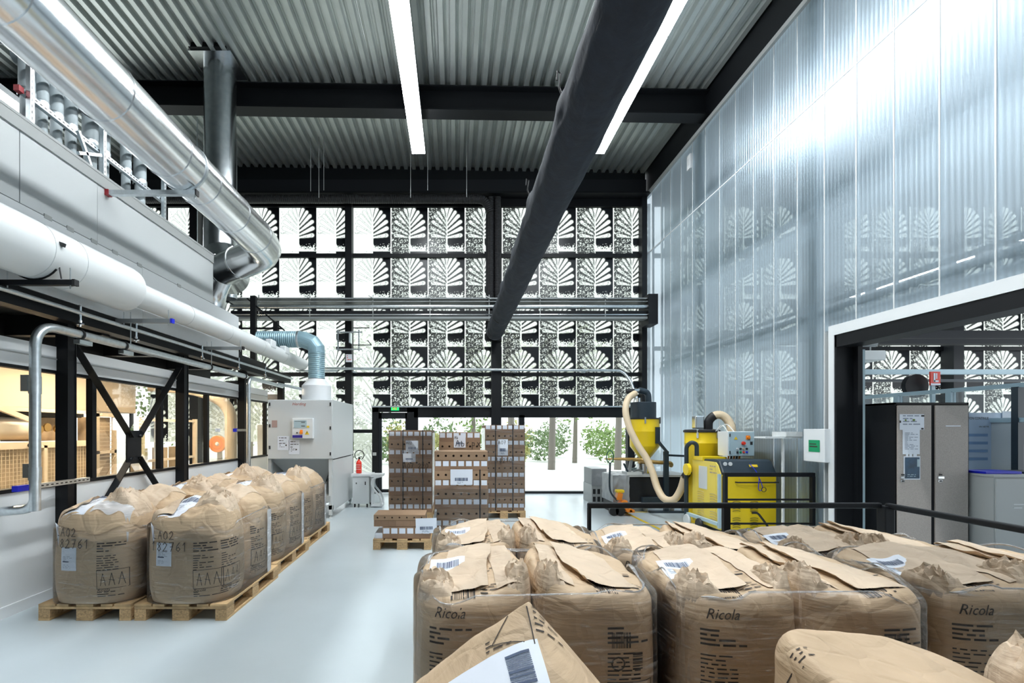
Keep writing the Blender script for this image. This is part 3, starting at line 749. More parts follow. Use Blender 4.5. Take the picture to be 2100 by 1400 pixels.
for z in (4.95, 4.62): MB().box(-3.825, -3.775, 4.10, 4.15, z-.025, z+.025).build('end_cap', M_redcap, sf)
bs = empty('strut_bracket', (-3.2, 5.03, 4.13), 'galvanised cantilever strut carrying the shiny air duct', 'bracket')
perf_bar((-3.69, 5.03, 4.165), (-2.74, 5.03, 4.165), .05, (0, -1, 0), bs, slot=False)
MB().box(-3.70, -3.66, 5.0, 5.06, 4.135, 4.195).build('end_cap', M_redcap, bs)
MB().box(-2.745, -2.73, 5.0, 5.06, 4.135, 4.195).build('end_cap', M_rubber, bs)
MB().tube([(-2.76, 5.03, 4.10), (-2.76, 5.03, 4.43), (-2.70, 5.03, 4.55)], .007, 6).build('threaded_rod', M_galv, bs)
mb = MB(); ring(mb, (DX, 5.03, DZ), (0, 1, 0), DR+.004, .03); mb.build('clamp_ring', M_galv, bs, smooth=40)

# ------------------------------------------------------------------ white insulated duct below it
WX, WZ = -3.40, 3.10
wd = empty('insulated_duct', (WX, 4, WZ), 'white insulated round duct along the clad box, stepping down to a thin tube', 'duct')
MB().tube([(WX, .5, WZ), (WX, 4.83, WZ), (WX, 4.88, WZ), (WX, 4.90, WZ)], [.228, .228, .222, .10], 44).build('wide_run', M_wduct, wd, smooth=40)
MB().tube([(WX, 4.85, WZ), (WX, 10.55, WZ), (WX, 10.62, WZ), (WX, 10.66, WZ)], [.132, .132, .11, .0], 36).build('thin_run', M_wduct, wd, smooth=50)
mb = MB()
for y in (2.9, 3.77, 4.1): ring(mb, (WX, y, WZ), (0, 1, 0), .228, .006, .003, 40)
for y in (5.95, 7.0, 8.2, 9.3): ring(mb, (WX, y, WZ), (0, 1, 0), .132, .006, .003, 32)
ring(mb, (WX, 4.92, WZ), (0, 1, 0), .135, .04, .006, 32)
mb.build('seam_band', M_offw, wd, smooth=50)
for y in (8.55, 9.25): MB().box(WX+.02, WX+.14, y-.12, y+.12, WZ+.02, WZ+.17).build('collar_box', M_white, wd, bevel=.02)
MB().tube([(WX+.22, 3.85, WZ+.05), (WX+.2, 3.85, WZ+.02), (WX+.18, 3.85, WZ-.1), (WX+.2, 3.85, WZ-.22)], .006, 6).bar((WX+.19, 3.82, WZ+.06), (WX+.25, 3.82, WZ+.04), .03, .03).build('strap_buckle', M_rubber, wd)
brk = [(3.83, -3.08, 'black cantilever bracket under the wide part of the white duct, nearest'), (5.18, -3.1, 'cantilever bracket with blue cap under the white duct'), (6.92, -3.1, 'thin cantilever bracket under the far thin white tube')]
for i, (y, xe, lb) in enumerate(brk):
    o = empty('pipe_bracket', (-3.4, y, 2.83), lb, 'bracket', 'brackets under the white duct')
    z = 2.84
    MB().bar((-3.72, y, z), (xe, y, z), .042, .042).build('arm', M_mgrey if i else M_black, o)
    MB().box(xe, xe+.022, y-.024, y+.024, z-.024, z+.024).build('end_cap', M_bluecap if i == 1 else M_rubber, o)
    MB().tube([(xe-.03, y, z-.05), (xe-.03, y, z+.12)], .005, 6).tube([(-3.62, y, z-.05), (-3.62, y, z+.10)], .005, 6).build('threaded_rod', M_galv, o)
    if i: MB().tube([(-3.58, y+.05, 2.55), (-3.58, y+.05, 2.95)], .005, 6).build('hanger_rod', M_galv, o)
    if i == 0: mb = MB(); mb.tube(arc((WX, y, WZ), .232, 200, 320, (1, 0, 0), (0, 0, 1), 12), .008, 6); mb.build('cradle', M_black, o)
# sprinkler line and the galvanised conveying pipe
sp = empty('sprinkler_pipe', (-3.6, 5, 2.77), 'slim bright pipe under the mezzanine edge with small hanging nozzles', 'pipe')
MB().tube([(-3.6, .8, 2.775), (-3.6, 10.5, 2.775)], .02, 12).build('pipe_run', M_galv, sp, smooth=60)
for y in (4.55, 5.35, 6.75, 7.9, 9.0):
    MB().tube([(-3.6, y, 2.85), (-3.6, y, 2.70)], .012, 8).tube([(-3.6, y, 2.70), (-3.6, y, 2.64)], [.018, .008], 8).box(-3.625, -3.575, y-.02, y+.02, 2.66, 2.675).build('nozzle', M_chrome, sp)
cp = empty('conveying_pipe', (-3.6, 4.06, .95), 'galvanised conveying pipe with big bend rising beside the glazing', 'pipe')
PX, PZ = -3.6, 2.565
top = [(PX, 9.9, PZ)]+[(PX, 4.3, PZ)]
path = [(PX, 8.16, PZ), (PX, 4.06, PZ), (PX, 4.06, .955), (-3.95, 4.06, .955)]
MB().tube(fillet(path[:3], .22, 8)[:], .041, 18).build('upper_run', M_galv, cp, smooth=50)
MB().tube(fillet([(PX, 4.06, 1.2), (PX, 4.06, .975), (-3.93, 4.06, .945)], .17, 8), .039, 18).build('lower_bend', M_galv, cp, smooth=50)
mb = MB()
for z in (2.14, 1.75, 1.33): ring(mb, (PX, 4.06, z), (0, 0, 1), .045, .015, .004, 18)
for y in (4.55, 5.15, 6.95, 8.1): ring(mb, (PX, y, PZ), (0, 1, 0), .045, .02, .006, 18)
mb.build('coupling', M_rubber, cp, smooth=50)
MB().tube([(PX, 4.06, 2.11), (PX, 4.06, 1.96)], .046, 18).tube([(PX, 4.06, 1.33), (PX, 4.06, 1.22)], .046, 18).build('sleeve', M_galv, cp, smooth=40)
MB().box(PX-.10, PX-.04, 4.03, 4.09, 1.98, 2.12).box(PX-.09, PX-.04, 4.04, 4.08, 1.24, 1.36).build('clamp_plate', M_chrome, cp)
for y in (4.6, 5.2): MB().box(PX-.04, PX+.02, y-.08, y+.08, PZ-.09, PZ-.05).build('clip_plate', M_galv, cp)
ps = empty('perforated_rail', (-3.72, 4.5, 1.14), 'slotted steel rail with blue cap holding the conveying pipe at the sill', 'rail')
perf_bar((-3.72, 4.12, 1.15), (-3.72, 4.80, 1.15), .042, (1, -.2, 0), ps)
MB().box(-3.745, -3.695, 4.0, 4.12, 1.125, 1.175).build('end_cap', M_bluecap, ps)
ring_ = MB(); ring(ring_, (PX, 4.06, 1.15), (0, 0, 1), .045, .03, .006, 18); ring_.build('clamp_ring', M_galv, ps)
dp = empty('drop_pipe', (-3.6, 8.27, .9), 'pale galvanised drop pipe in front of the third black column', 'pipe')
MB().tube(fillet([(-3.6, 9.9, 2.55), (-3.6, 8.27, 2.56), (-3.6, 8.27, .95)], .14, 6), .036, 16).build('pipe_run', M_galv, dp, smooth=50)
MB().box(-3.82, -3.63, 8.25, 8.29, 1.62, 1.66).build('clamp_arm', M_galv, dp)
MB().box(-3.86, -3.80, 8.24, 8.30, 1.61, 1.67).build('end_cap', M_bluecap, dp)
mb = MB(); pts = []
for i in range(60): a = i*.9; pts.append((-3.62+.03*math.cos(a), 8.2+.03*math.sin(a), 1.05-.004*i))
mb.tube(pts, .006, 6); mb.build('coiled_cable', M_bluecap, dp)
thin = empty('branch_pipe', (-3.2, 9.8, 2.5), 'thin galvanised branch pipe with clamps beside the filter unit chimney', 'pipe')
MB().tube([(-3.6, 9.6, 2.58), (-2.95, 10.4, 2.45)], .03, 12).tube([(-3.5, 10.5, 2.95), (-2.6, 10.5, 2.95)], .02, 10).tube([(-3.05, 10.5, 2.95), (-3.05, 10.5, 2.45)], .03, 10).build('pipe_run', M_galv, thin, smooth=60)

# ------------------------------------------------------------------ textile duct, its feed, and facade services
TX, TZ, TR = 1.0, 4.06, .205
tx = empty('fabric_duct', (TX, 6, TZ), 'dark navy fabric air duct hanging under the ceiling towards the facade', 'duct')
def tfn(u, v):
    y = .6+v*11.05; a = 2*math.pi*u
    sag = .018*math.sin(y*4.1+.6)*max(0, math.sin(a))+.012*noise.noise(Vector((math.cos(a)*2, math.sin(a)*2, y*1.7)))+.010*noise.noise(Vector((math.cos(a)*4+5, math.sin(a)*4, y*3.5)))
    pinch = .04*math.exp(-((((y+.25) % 1.55)-.77)/.10)**2)*max(0, math.cos(a-2.25))**6
    r = TR+sag+pinch
    return (TX+r*math.cos(a), y, TZ+r*math.sin(a))
MB().grid(tfn, 48, 260).build('sleeve', M_textile, tx, smooth=180)
MB().lathe([(0, 0), (.19, 0), (.205, .0), (.212, -.04), (.19, -.05)], (TX, 11.68, TZ), 32, 'y').build('end_ring', M_mgrey, tx, smooth=40)
mb = MB(); ring(mb, (TX, 9.9, TZ), (0, 1, 0), TR, .03, .004); ring(mb, (TX, 11.4, TZ), (0, 1, 0), TR, .03, .004); mb.build('seam', M_rubber, tx)
MB().tube([(TX-.02, .6, TZ+.46), (TX-.02, 11.9, TZ+.46)], .004, 6).build('tension_wire', M_galv, tx)
for y in (3.6, 5.15, 6.7):
    px, pz = TX-.17, TZ+.10
    MB().tube([(px, y, pz), (px-.035, y, pz+.10), (px-.02, y, pz+.20), (px-.045, y, pz+.22), (px-.05, y, pz+.15)], .008, 6).build('hook', M_rubber, tx)
fd = empty('feed_duct', (1.04, 11.98, 4.0), 'black ribbed flexible duct dropping in front of the facade', 'duct')
for dx in (-.085, .085): ribbed([(1.0+dx, 11.93, 7.5), (1.0+dx, 11.93, 4.2)], .075, .035, .009).build('hose', M_rubber, fd, smooth=30)
MB().box(.8, 1.2, 12.02, 12.09, 3.9, 7.5).build('backing', M_black, fd)
MB().tube([(1.0, 11.9, 4.3), (1.0, 11.85, 4.12), (1.0, 11.72, 4.06)], .17, 20).build('connector', M_rubber, fd, smooth=50)
hd = empty('header_duct', (-3, 11.9, 7.3), 'black ribbed duct running along the top of the facade', 'duct')
ribbed(fillet([(-7.8, 11.93, 7.46), (.78, 11.93, 7.46), (.92, 11.93, 7.1)], .2, 5), .10, .05, .010, 14).build('hose', M_rubber, hd, smooth=30)
# hanging rods and small things under the rear ceiling
for i, (px, y0, y1) in enumerate(((637, 340, 392), (654, 320, 405), (664, 335, 390), (842, 322, 405), (877, 340, 390), (957, 330, 404))):
    p = at(px, y0, 11.0); q = at(px, y1, 11.0)
    o = MB().tube([(p.x, 11, q.z), (p.x, 11, deck_z(p.x)+.05)], .008, 6).build('hanging_rod', M_grey)
    tag(o, 'thin steel rod hanging under the rear deck, %s from the left' % ('first second third fourth fifth sixth'.split()[i]), 'rod', 'hanging rods at the rear')
# pipe rack across the facade
pr = empty('pipe_rack', (0, 11.75, 4.4), 'dark horizontal pipe and cable rack crossing the leaf facade', 'rack')
def hb(name, x0, x1, y, z, w_, h_, m): return MB().box(x0, x1, y-w_/2, y+w_/2, z-h_/2, z+h_/2).build(name, m, pr)
hb('cable_tray', -5.5, 4.86, 11.70, 4.86, .26, .03, M_mgrey); hb('cable_tray', -5.5, 4.86, 11.70, 4.78, .3, .02, M_mgrey)
MB().tube([(-5.5, 11.62, 4.665), (4.86, 11.62, 4.665)], .055, 14).build('pipe', M_galv, pr, smooth=60)
hb('channel', -5.5, 4.86, 11.75, 4.50, .25, .14, M_black); hb('cable_tray', -5.5, 4.86, 11.68, 4.385, .24, .055, M_mgrey)
MB().tube([(-5.5, 11.55, 4.455), (4.86, 11.55, 4.455)], .018, 8).build('pipe', M_chrome, pr, smooth=60)
MB().box(4.72, 4.95, 11.5, 11.95, 4.22, 4.95).build('end_plate', M_black, pr)
for x in (-4.8, -3.55, -2.0, -.6, .85, 2.1, 3.7): MB().bar((x, 11.6, 4.32), (x, 11.6, 4.95), .02, .02).bar((x-.1, 11.55, 4.92), (x+.04, 11.55, 4.84), .02, .02).build('hanger', M_grey, pr)
sc2 = empty('pipe_trestle', (-4.6, 11.0, 3.4), 'thin black steel trestle above the white tube end', 'frame')
xs = X(520, 11); xs2 = X(566, 11)
MB().box(xs-.06, xs+.06, 10.95, 11.05, 3.0, 4.75).build('post', M_black, sc2)
MB().box(xs2-.05, xs2+.05, 10.95, 11.05, 3.3, 4.15).build('post', M_black, sc2)
MB().bar((xs-1.0, 11, 4.0), (xs2+.15, 11, 4.0), .04, .04).bar((xs-.15, 11, 4.70), (xs2+.2, 11, 3.95), .03, .03).bar((xs, 11, 4.0), (xs2-.1, 11, 3.6), .02, .02).bar((xs, 11.0, 4.5), (xs, 11.66, 4.5), .04, .04).build('tie_bar', M_black, sc2)
# conveying pipe across the facade, down to the hopper
fp = empty('facade_pipe', (1, 12.0, 3.1), 'slim galvanised pipe crossing the facade and bending down to the hopper', 'pipe')
MB().tube(fillet([(-3.6, 12.0, 3.20), (4.25, 12.0, 3.145), (4.42, 11.9, 2.9), (4.62, 11.7, 2.1)], .2, 6), .035, 14).build('pipe_run', M_galv, fp, smooth=60)
for x in (-2.55, -.95, 1.55, 3.3): MB().box(x-.03, x+.03, 12.0, 12.25, 3.10, 3.13).build('clip', M_galv, fp)
# square slotted frame and notices on the left facade column
qf = empty('slotted_rail_square', (X(717, 11.9), 11.9, 3.6), 'square frame of slotted rails on the facade column', 'frame')
a, b, c, d = X(692, 11.9), X(738, 11.9), EYE+(880-716)*11.9/F, EYE+(880-681)*11.9/F
for z in (c, d): perf_bar((a-.03, 11.9, z), (b+.06, 11.9, z), .03, (0, -1, 0), qf, 'rail')
for x in (a+.02, b-.02): perf_bar((x, 11.88, c-.05), (x, 11.88, d+.06), .03, (0, -1, 0), qf, 'rail')
MB().bar((a+.4, 11.86, d+.1), (b+.25, 11.86, d+.1), .02, .02).bar((a+.4, 11.86, c+.1), (b+.3, 11.86, c+.1), .02, .02).bar((b+.3, 11.86, c+.1), (b+.2, 11.86, c+.22), .02, .02).build('arm', M_black, qf)
MB().box(X(717, 11.9)-.02, X(717, 11.9)+.02, 11.9, 12.10, (c+d)/2-.05, d).build('standoff', M_galv, qf)
nt_ = empty('paper_notice', (X(716, 12.05), 12.05, 3.1), 'small reddish paper notice stuck on the facade column', 'notice')
z = EYE+(880-734)*12.05/F
MB().box(X(709, 12.05), X(722, 12.05), 12.055, 12.07, z-.1, z+.1).build('sheet', M_paper, nt_)
mb = MB(); fn = lambda u, v: (X(709, 12.05)+u, 12.052, z+v)
lines_on(mb, fn, .03, .05, .11, 3, .05, .02, 4); mb.build('print', M_red, nt_)
# ------------------------------------------------------------------ filter unit with its chimney
UX0, UX1, UY0, UY1, UZ = -3.47, -2.26, 8.77, 10.54, 2.205
fu = empty('filter_unit', ((UX0+UX1)/2, UY0, 0), 'tall pale grey dust filter cabinet with control box and round chimney', 'machine')
MB().box(UX0, UX1, UY0+.02, UY1, 1.10, UZ).build('body', M_offw, fu, bevel=.006)
MB().box(UX0+.01, UX1-.01, UY0, UY0+.02, 1.11, UZ-.01).build('door', M_offw, fu, bevel=.004)
MB().box(UX1-.02, UX1, UY0+.05, UY1, .14, 1.08).box(UX0, UX0+.02, UY0+.05, UY1, .14, 1.08).box(UX0, UX1, UY1-.02, UY1, .14, 1.08).build('skirt_panel', M_offw, fu)
MB().prism([(UX0+.02, UY0+.1, 1.1), (UX1-.02, UY0+.1, 1.1), (UX1-.3, UY0+.6, .62), (UX0+.3, UY0+.6, .62)], (0, .02, 0)).build('hopper_face', M_grey, fu)
MB().box(UX0+.3, UX1-.25, UY0+.6, UY0+1.1, .2, .62).build('dust_bin', M_mgrey, fu)
for x in (UX0+.03, UX1-.05):
    for y in (UY0+.06, UY1-.06): MB().box(x-.03, x+.03, y-.03, y+.03, .06, 1.1).lathe([(.03, 0), (.03, .015), (.01, .02), (.01, .06)], (x, y, 0), 10).build('leg', M_offw if x > -3 else M_grey, fu)
MB().box(UX0, UX1, UY0+.03, UY0+.08, .16, .24).build('cross_rail', M_grey, fu)
MB().box(UX1-.23, UX1-.05, UY0+.02, UY0+.3, .3, .42).build('motor_box', M_grey, fu, bevel=.01)
hp = lambda u, v: (UX0+u, UY0-.004, 1.10+v)
for x, zs in ((.045, (1.02, .62, .22)), (1.17, (1.02, .58, .1))):
    for zz in zs: MB().box(UX0+x-.012, UX0+x+.012, UY0-.012, UY0, 1.1+zz-.03, 1.1+zz+.03).build('latch', M_rubber, fu)
cbx = MB().box(-2.98, -2.60, UY0-.09, UY0, 1.485, 1.86).build('control_box', M_white, fu, bevel=.008)
MB().box(-2.945, -2.71, UY0-.096, UY0-.09, 1.68, 1.82).build('display_panel', M_panelblue, cbx)
mb = MB(); f2 = lambda u, v: (-2.98+u, UY0-.099, 1.485+v)
rect_on(mb, f2, .17, .29, .07, .012); rect_on(mb, f2, .17, .225, .07, .012); rect_on(mb, f2, .05, .315, .2, .006); mb.build('print', M_ink, cbx)
MB().box(-2.97, -2.79, UY0-.097, UY0-.09, 1.50, 1.548).build('blue_label', mat('violet_blue_print', (.03, .02, .28), .5), cbx)
MB().lathe([(.028, -.0), (.028, -.03), (0, -.03)], (-2.81, UY0-.09, 1.595), 16, 'y').box(-2.835, -2.785, UY0-.094, UY0-.09, 1.57, 1.645).build('rotary_switch', M_orange, cbx)
MB().lathe([(.013, 0), (.013, -.02), (0, -.02)], (-2.885, UY0-.09, 1.59), 12, 'y').build('button', M_rubber, cbx)
mb = MB().prism([(-2.745, UY0-.092, 1.56), (-2.665, UY0-.092, 1.56), (-2.705, UY0-.092, 1.63)], (0, -.003, 0)); mb.build('warning_triangle', M_signyel, cbx)
mb = MB(); stroke_on(mb, lambda u, v: (-2.705+u, UY0-.0965, 1.575+v), [(.006, .04), (-.006, .02), (.006, .02), (-.004, 0)], .006); mb.build('pictogram', M_rubber, cbx)
MB().box(-2.72, -2.665, UY0-.094, UY0-.09, 1.685, 1.72).build('yellow_tag', M_signyel, cbx)
for x0, x1, z0, z1, s in ((-3.28, -3.06, 1.27, 1.53, 1), (-3.07, -2.87, 1.19, 1.46, 2)):
    p = MB().box(x0, x1, UY0-.006, UY0-.003, z0, z1).build('paper_sheet', M_paper, fu)
    mb = MB(); f3 = lambda u, v: (x0+u, UY0-.008, z0+v)
    lines_on(mb, f3, .03, z1-z0-.04, .15, 3, .05, .012, s); lines_on(mb, f3, .04, .1, .09, 3, .022, .008, s+3)
    mb.lathe([(.014, 0), (.014, -.002), (0, -.002)], (x1-.06, UY0-.006, z0+.09), 12, 'y'); mb.build('print', M_ink, p)
pl = MB().box(-3.385, -3.285, UY0-.005, UY0-.002, 1.69, 1.82).build('rating_plate', mat('pinkish_plate', (.42, .30, .28), .4), fu)
mb = MB(); put_text(mb, 'Herding', lambda u, v: (-3.01+u, UY0-.003, 2.10+v), 0, 0, .075, .26, shear=.25)
mb.build('lettering', mat('dark_red_lettering', (.38, .05, .015), .5), fu, fix=False)
ch = (-2.77, 9.5)
MB().lathe([(.285, UZ), (.285, 2.52), (.27, 2.54), (.18, 2.64), (.175, 2.66)], (*ch, 0), 36).build('chimney_base', M_white, fu, smooth=35)
xd = empty('spiral_duct', (ch[0], ch[1], 2.66), 'pale blue galvanised spiral duct rising from the filter chimney and turning left', 'duct')
ribbed([(*ch, 2.66), (*ch, 3.2)], .156, .04, .011, 28).build('vertical_run', M_bluegalv, xd, smooth=30)
ZH = 3.46
el = [(*ch, 3.18), (*ch, 3.27), (ch[0]-.08, ch[1], 3.38), (ch[0]-.25, ch[1], ZH-.01), (ch[0]-.36, ch[1], ZH)]
MB().tube(el, .166, 28).build('segmented_elbow', M_bluegalv, xd, smooth=12)
ribbed([(ch[0]-.34, ch[1], ZH), (-3.95, ch[1], ZH)], .156, .04, .011, 28).build('horizontal_run', M_bluegalv, xd, smooth=30)
mb = MB(); ring(mb, (ch[0]-.35, ch[1], ZH), (1, 0, 0), .165, .04); ring(mb, (*ch, 3.19), (0, 0, 1), .165, .03); ring(mb, (*ch, 2.69), (0, 0, 1), .165, .03); mb.build('joint_band', M_galv, xd, smooth=40)

# ------------------------------------------------------------------ small trolley with extinguisher
cx0, cx1 = X(720, 10), X(757, 10)
ct = empty('steel_trolley', ((cx0+cx1)/2, 10, 0), 'small grey steel cabinet on castors beside the glazed door', 'cabinet')
MB().box(cx0+.03, cx1, 10, 10.5, .08, .66).build('body', M_offw, ct, bevel=.006)
MB().prism([(cx0, 9.98, .66), (cx1+.03, 9.98, .66), (cx1+.03, 9.98, .70), (cx0, 9.98, .71)], (0, .55, 0)).build('worktop', M_white, ct)
for x in (cx0+.07, cx1-.05):
    for y in (10.05, 10.45): MB().lathe([(.035, -.012), (.035, .012)], (x, y, .035), 14, 'x').box(x-.015, x+.015, y-.015, y+.015, .04, .085).build('castor', M_rubber, ct)
MB().box(cx1-.09, cx1-.07, 9.99, 10, .48, .55).box(cx0+.1, cx0+.12, 9.99, 10, .5, .53).build('lock', M_rubber, ct)
fr_ = empty('tube_stand', (X(770, 10), 10, 0), 'white bent tube machine frame beside the small grey cabinet', 'frame')
xa, xb = X(760, 10.1), X(783, 10.1)
mb = MB()
for y in (10.02, 10.35): mb.tube(fillet([(xb, y, .66), (xa+.05, y, .62), (xa+.03, y, .45), (xb-.02, y, .22), (xb, y, .02)], .08, 4), .022, 10)
mb.build('side_tube', M_white, fr_, smooth=50); MB().box(xa, xb+.02, 10.0, 10.38, .65, .70).build('top_plate', M_white, fr_); MB().box(xa+.02, xb, 10.0, 10.38, .02, .05).box(xa+.02, xa+.05, 10.05, 10.3, .05, .62).build('base_plate', M_white, fr_)
exx = X(736, 10.2)
fe = empty('fire_extinguisher', (exx, 10.2, .72), 'red fire extinguisher with hose loop standing on the grey cabinet', 'extinguisher')
MB().lathe([(.0, .708), (.055, .712), (.06, .73), (.06, .93), (.045, .97), (.02, .99), (.02, 1.01), (0, 1.01)], (exx, 10.2, 0), 22).build('cylinder', M_red, fe, smooth=40)
MB().box(exx-.012, exx+.03, 10.19, 10.21, 1.01, 1.05).bar((exx-.01, 10.2, 1.05), (exx+.07, 10.2, 1.07), .02, .012).build('valve', M_rubber, fe)
MB().tube(arc((exx+.01, 10.2, 1.10), .10, -60, 240, (1, 0, 0), (0, 0, 1), 18), .009, 8).build('hose', M_rubber, fe, smooth=60)
mb = MB(); 
for k in range(3): mb.tube([(exx-.05+.1*j/6, 10.138-.004*0, .80+.045*k) for j in range(7)], .004, 4)
mb.build('label_band', M_white, fe)

# ------------------------------------------------------------------ pallets
def pallet_proto():
    root = empty('euro_pallet', (0, 0, 0))
    deck = [-.3275, -.19, 0, .19, .3275]; wds = [.145, .10, .145, .10, .145]
    dm = None
    for i, (x, wd_) in enumerate(zip(deck, wds)):
        MB().box(x-wd_/2, x+wd_/2, -.6, .6, .122, .144).build('deck_board', M_wood, root, bevel=.003)
    for y in (-.5275, 0, .5275): MB().box(-.4, .4, y-.0725, y+.0725, .1, .1215).build('cross_board', M_wood, root, bevel=.003)
    for y in (-.5275, 0, .5275):
        for x, wd_ in ((-.35, .10), (0, .145), (.35, .10)):
            MB().box(x-wd_/2, x+wd_/2, y-.0725, y+.0725, .0225, .0995).build('block', M_chip, root, bevel=.004)
    for x, wd_ in ((-.35, .10), (0, .145), (.35, .10)): MB().box(x-wd_/2, x+wd_/2, -.6, .6, 0, .022).build('bottom_board', M_wood, root, bevel=.003)
    return root
PAL = pallet_proto(); pal_used = [False]
def pallet(x, y, rz, label, group):
    if not pal_used[0]: o = PAL; pal_used[0] = True
    else: o = copy_tree(PAL)
    o.location = (x, y, 0); o.rotation_euler = (0, 0, rz); tag(o, label, 'pallet', group); return o

# ------------------------------------------------------------------ carton stacks
_cart = {}
def carton_mesh(w_, d_, h_, n, hole_top, lab):
    """one shelf carton: lid strip with real finger holes, body front with cell seams and white stickers"""
    key = (round(w_, 3), round(h_, 3), n, hole_top, lab)
    if key in _cart: return _cart[key]
    root = empty('carton', (0, 0, 0))
    hl = h_*.46 if hole_top else 0
    MB().box(-w_/2+.004, w_/2-.004, .004, d_, 0, h_-hl-.003).build('body', M_carton, root)
    cw = w_/n
    for i in range(n): MB().box(-w_/2+i*cw+.002, -w_/2+(i+1)*cw-.002, 0, .006, 0, h_-hl-.004).build('cell_front', M_carton, root)
    if hole_top:
        z0 = h_-hl; mb = MB(); r = min(cw, hl)*.155
        MB().box(-w_/2, w_/2, .03, d_, z0, h_).build('lid', M_cartonlid, root)
        for i in range(n):
            cx_ = -w_/2+(i+.5)*cw; cz = z0+hl*.5; k = 16; ring_o = []; ring_i = []
            for j in range(k):
                a = 2*math.pi*(j+.5)/k; ca, sa = math.cos(a), math.sin(a); s = 1/max(abs(ca)/(cw/2), abs(sa)/(hl/2))
                ring_o.append((cx_+ca*s, -.004, cz+sa*s)); ring_i.append((cx_+ca*r, -.004, cz+sa*r))
            # true corners
            back = [(p[0], .028, p[2]) for p in ring_i]
            b = len(mb.v); mb.v += ring_o+ring_i+back
            for j in range(k):
                j2 = (j+1) % k; mb.f += [(b+j, b+j2, b+k+j2, b+k+j), (b+k+j, b+k+j2, b+2*k+j2, b+2*k+j)]
            cs = [(cx_+sx*cw/2, -.004, cz+sz*hl/2) for sx in (-1, 1) for sz in (-1, 1)]
            for cpt, (j, j2) in zip(cs, ((9, 10), (5, 6), (13, 14), (1, 2))): mb.add([cpt, ring_o[j], ring_o[j2]], [(0, 1, 2)])
            MB().quad((cx_-r, .029, cz-r), (cx_+r, .029, cz-r), (cx_+r, .029, cz+r), (cx_-r, .029, cz+r)).build('finger_hole', M_hole, root)  # dark sheet behind the opening stands in for the shade inside
        mb.add([(-w_/2, -.004, h_), (w_/2, -.004, h_), (w_/2, .03, h_), (-w_/2, .03, h_), (-w_/2, -.004, z0), (w_/2, -.004, z0), (w_/2, .03, z0), (-w_/2, .03, z0)], [(0, 1, 2, 3), (4, 5, 6, 7), (0, 3, 7, 4), (1, 5, 6, 2)])
        mb.build('lid_front', M_cartonlid, root, fix=False)
    if lab:
        hh = h_-hl; ls = min(cw*.78, .085)
        for i in range(n):
            cx_ = -w_/2+(i+.5)*cw
            s = MB().box(cx_-ls/2, cx_+ls/2, -.0025, -.0005, hh*.42, hh*.42+min(hh*.5, .075)).build('sticker', M_paper, root)
    _cart[key] = root; root['proto'] = 1
    return root
def place_carton(args, x, y, z, label, group):
    p = carton_mesh(*args)
    if p.get('proto') == 1: o = p; o['proto'] = 2
    else: o = copy_tree(p)
    if 'proto' in o: pass
    o.location = (x, y, z); tag(o, label, 'carton', group); return o
ORD = ['bottom', 'second', 'third', 'fourth', 'fifth', 'sixth']
def stack(x0, x1, y, z, hs, n, name, group, tops=(), d=.62):
    for i, h_ in enumerate(hs):
        flag = h_ < .24
        lb = '%s carton of %s' % (('topmost' if i == len(hs)-1 else ORD[i]+' from below' if i else 'lowest'), name)
        place_carton((x1-x0, d, h_-.002, n, not flag, True), (x0+x1)/2, y, z, lb, group); z += h_
    return z
def strap_set(xs, x0, x1, y0, y1, z0, z1, label):
    o = empty('strapping', ((x0+x1)/2, y0, z0), label, 'strap')
    for x in xs:
        MB().box(x-.009, x+.009, y0-.010, y0-.006, z0, z1+.004).box(x-.009, x+.009, y0-.010, y1, z1, z1+.004).build('strap', M_rubber, o)
    return o
def sheet_on(name, x0, x1, y, z0, z1, label, texts=(), hand=None, seed=1, bar=(.25, .45), tilt=0.):
    """white paper label on an upright face"""
    o = empty(name, ((x0+x1)/2, y, z0), label, 'label')
    w_, h_ = x1-x0, z1-z0; ct_, st_ = math.cos(tilt), math.sin(tilt)
    fn = lambda u, v, d=0.: (x0+u*ct_-v*st_, y-.003-d, z0+v*ct_+u*st_)
    MB().grid(lambda a, b: fn(a*w_, b*h_, .004*math.sin(a*3)*b), 6, 4).build('sheet', M_paper, o, fix=False)
    mb = MB(); g2 = lambda u, v: fn(u, v, .007)
    barcode_on(mb, g2, w_*.2, h_*bar[0], w_*.6, h_*(bar[1]-bar[0]), seed); lines_on(mb, g2, w_*.3, h_*.15, w_*.4, 2, h_*.06, h_*.02, seed)
    mb.build('barcode', M_barcode, o, fix=False)
    if hand:
        mb = MB(); handwrite(mb, g2, hand, w_*.05, h_*.70, h_*.22, .006); mb.build('handwriting', M_ink, o, fix=False)
    return o
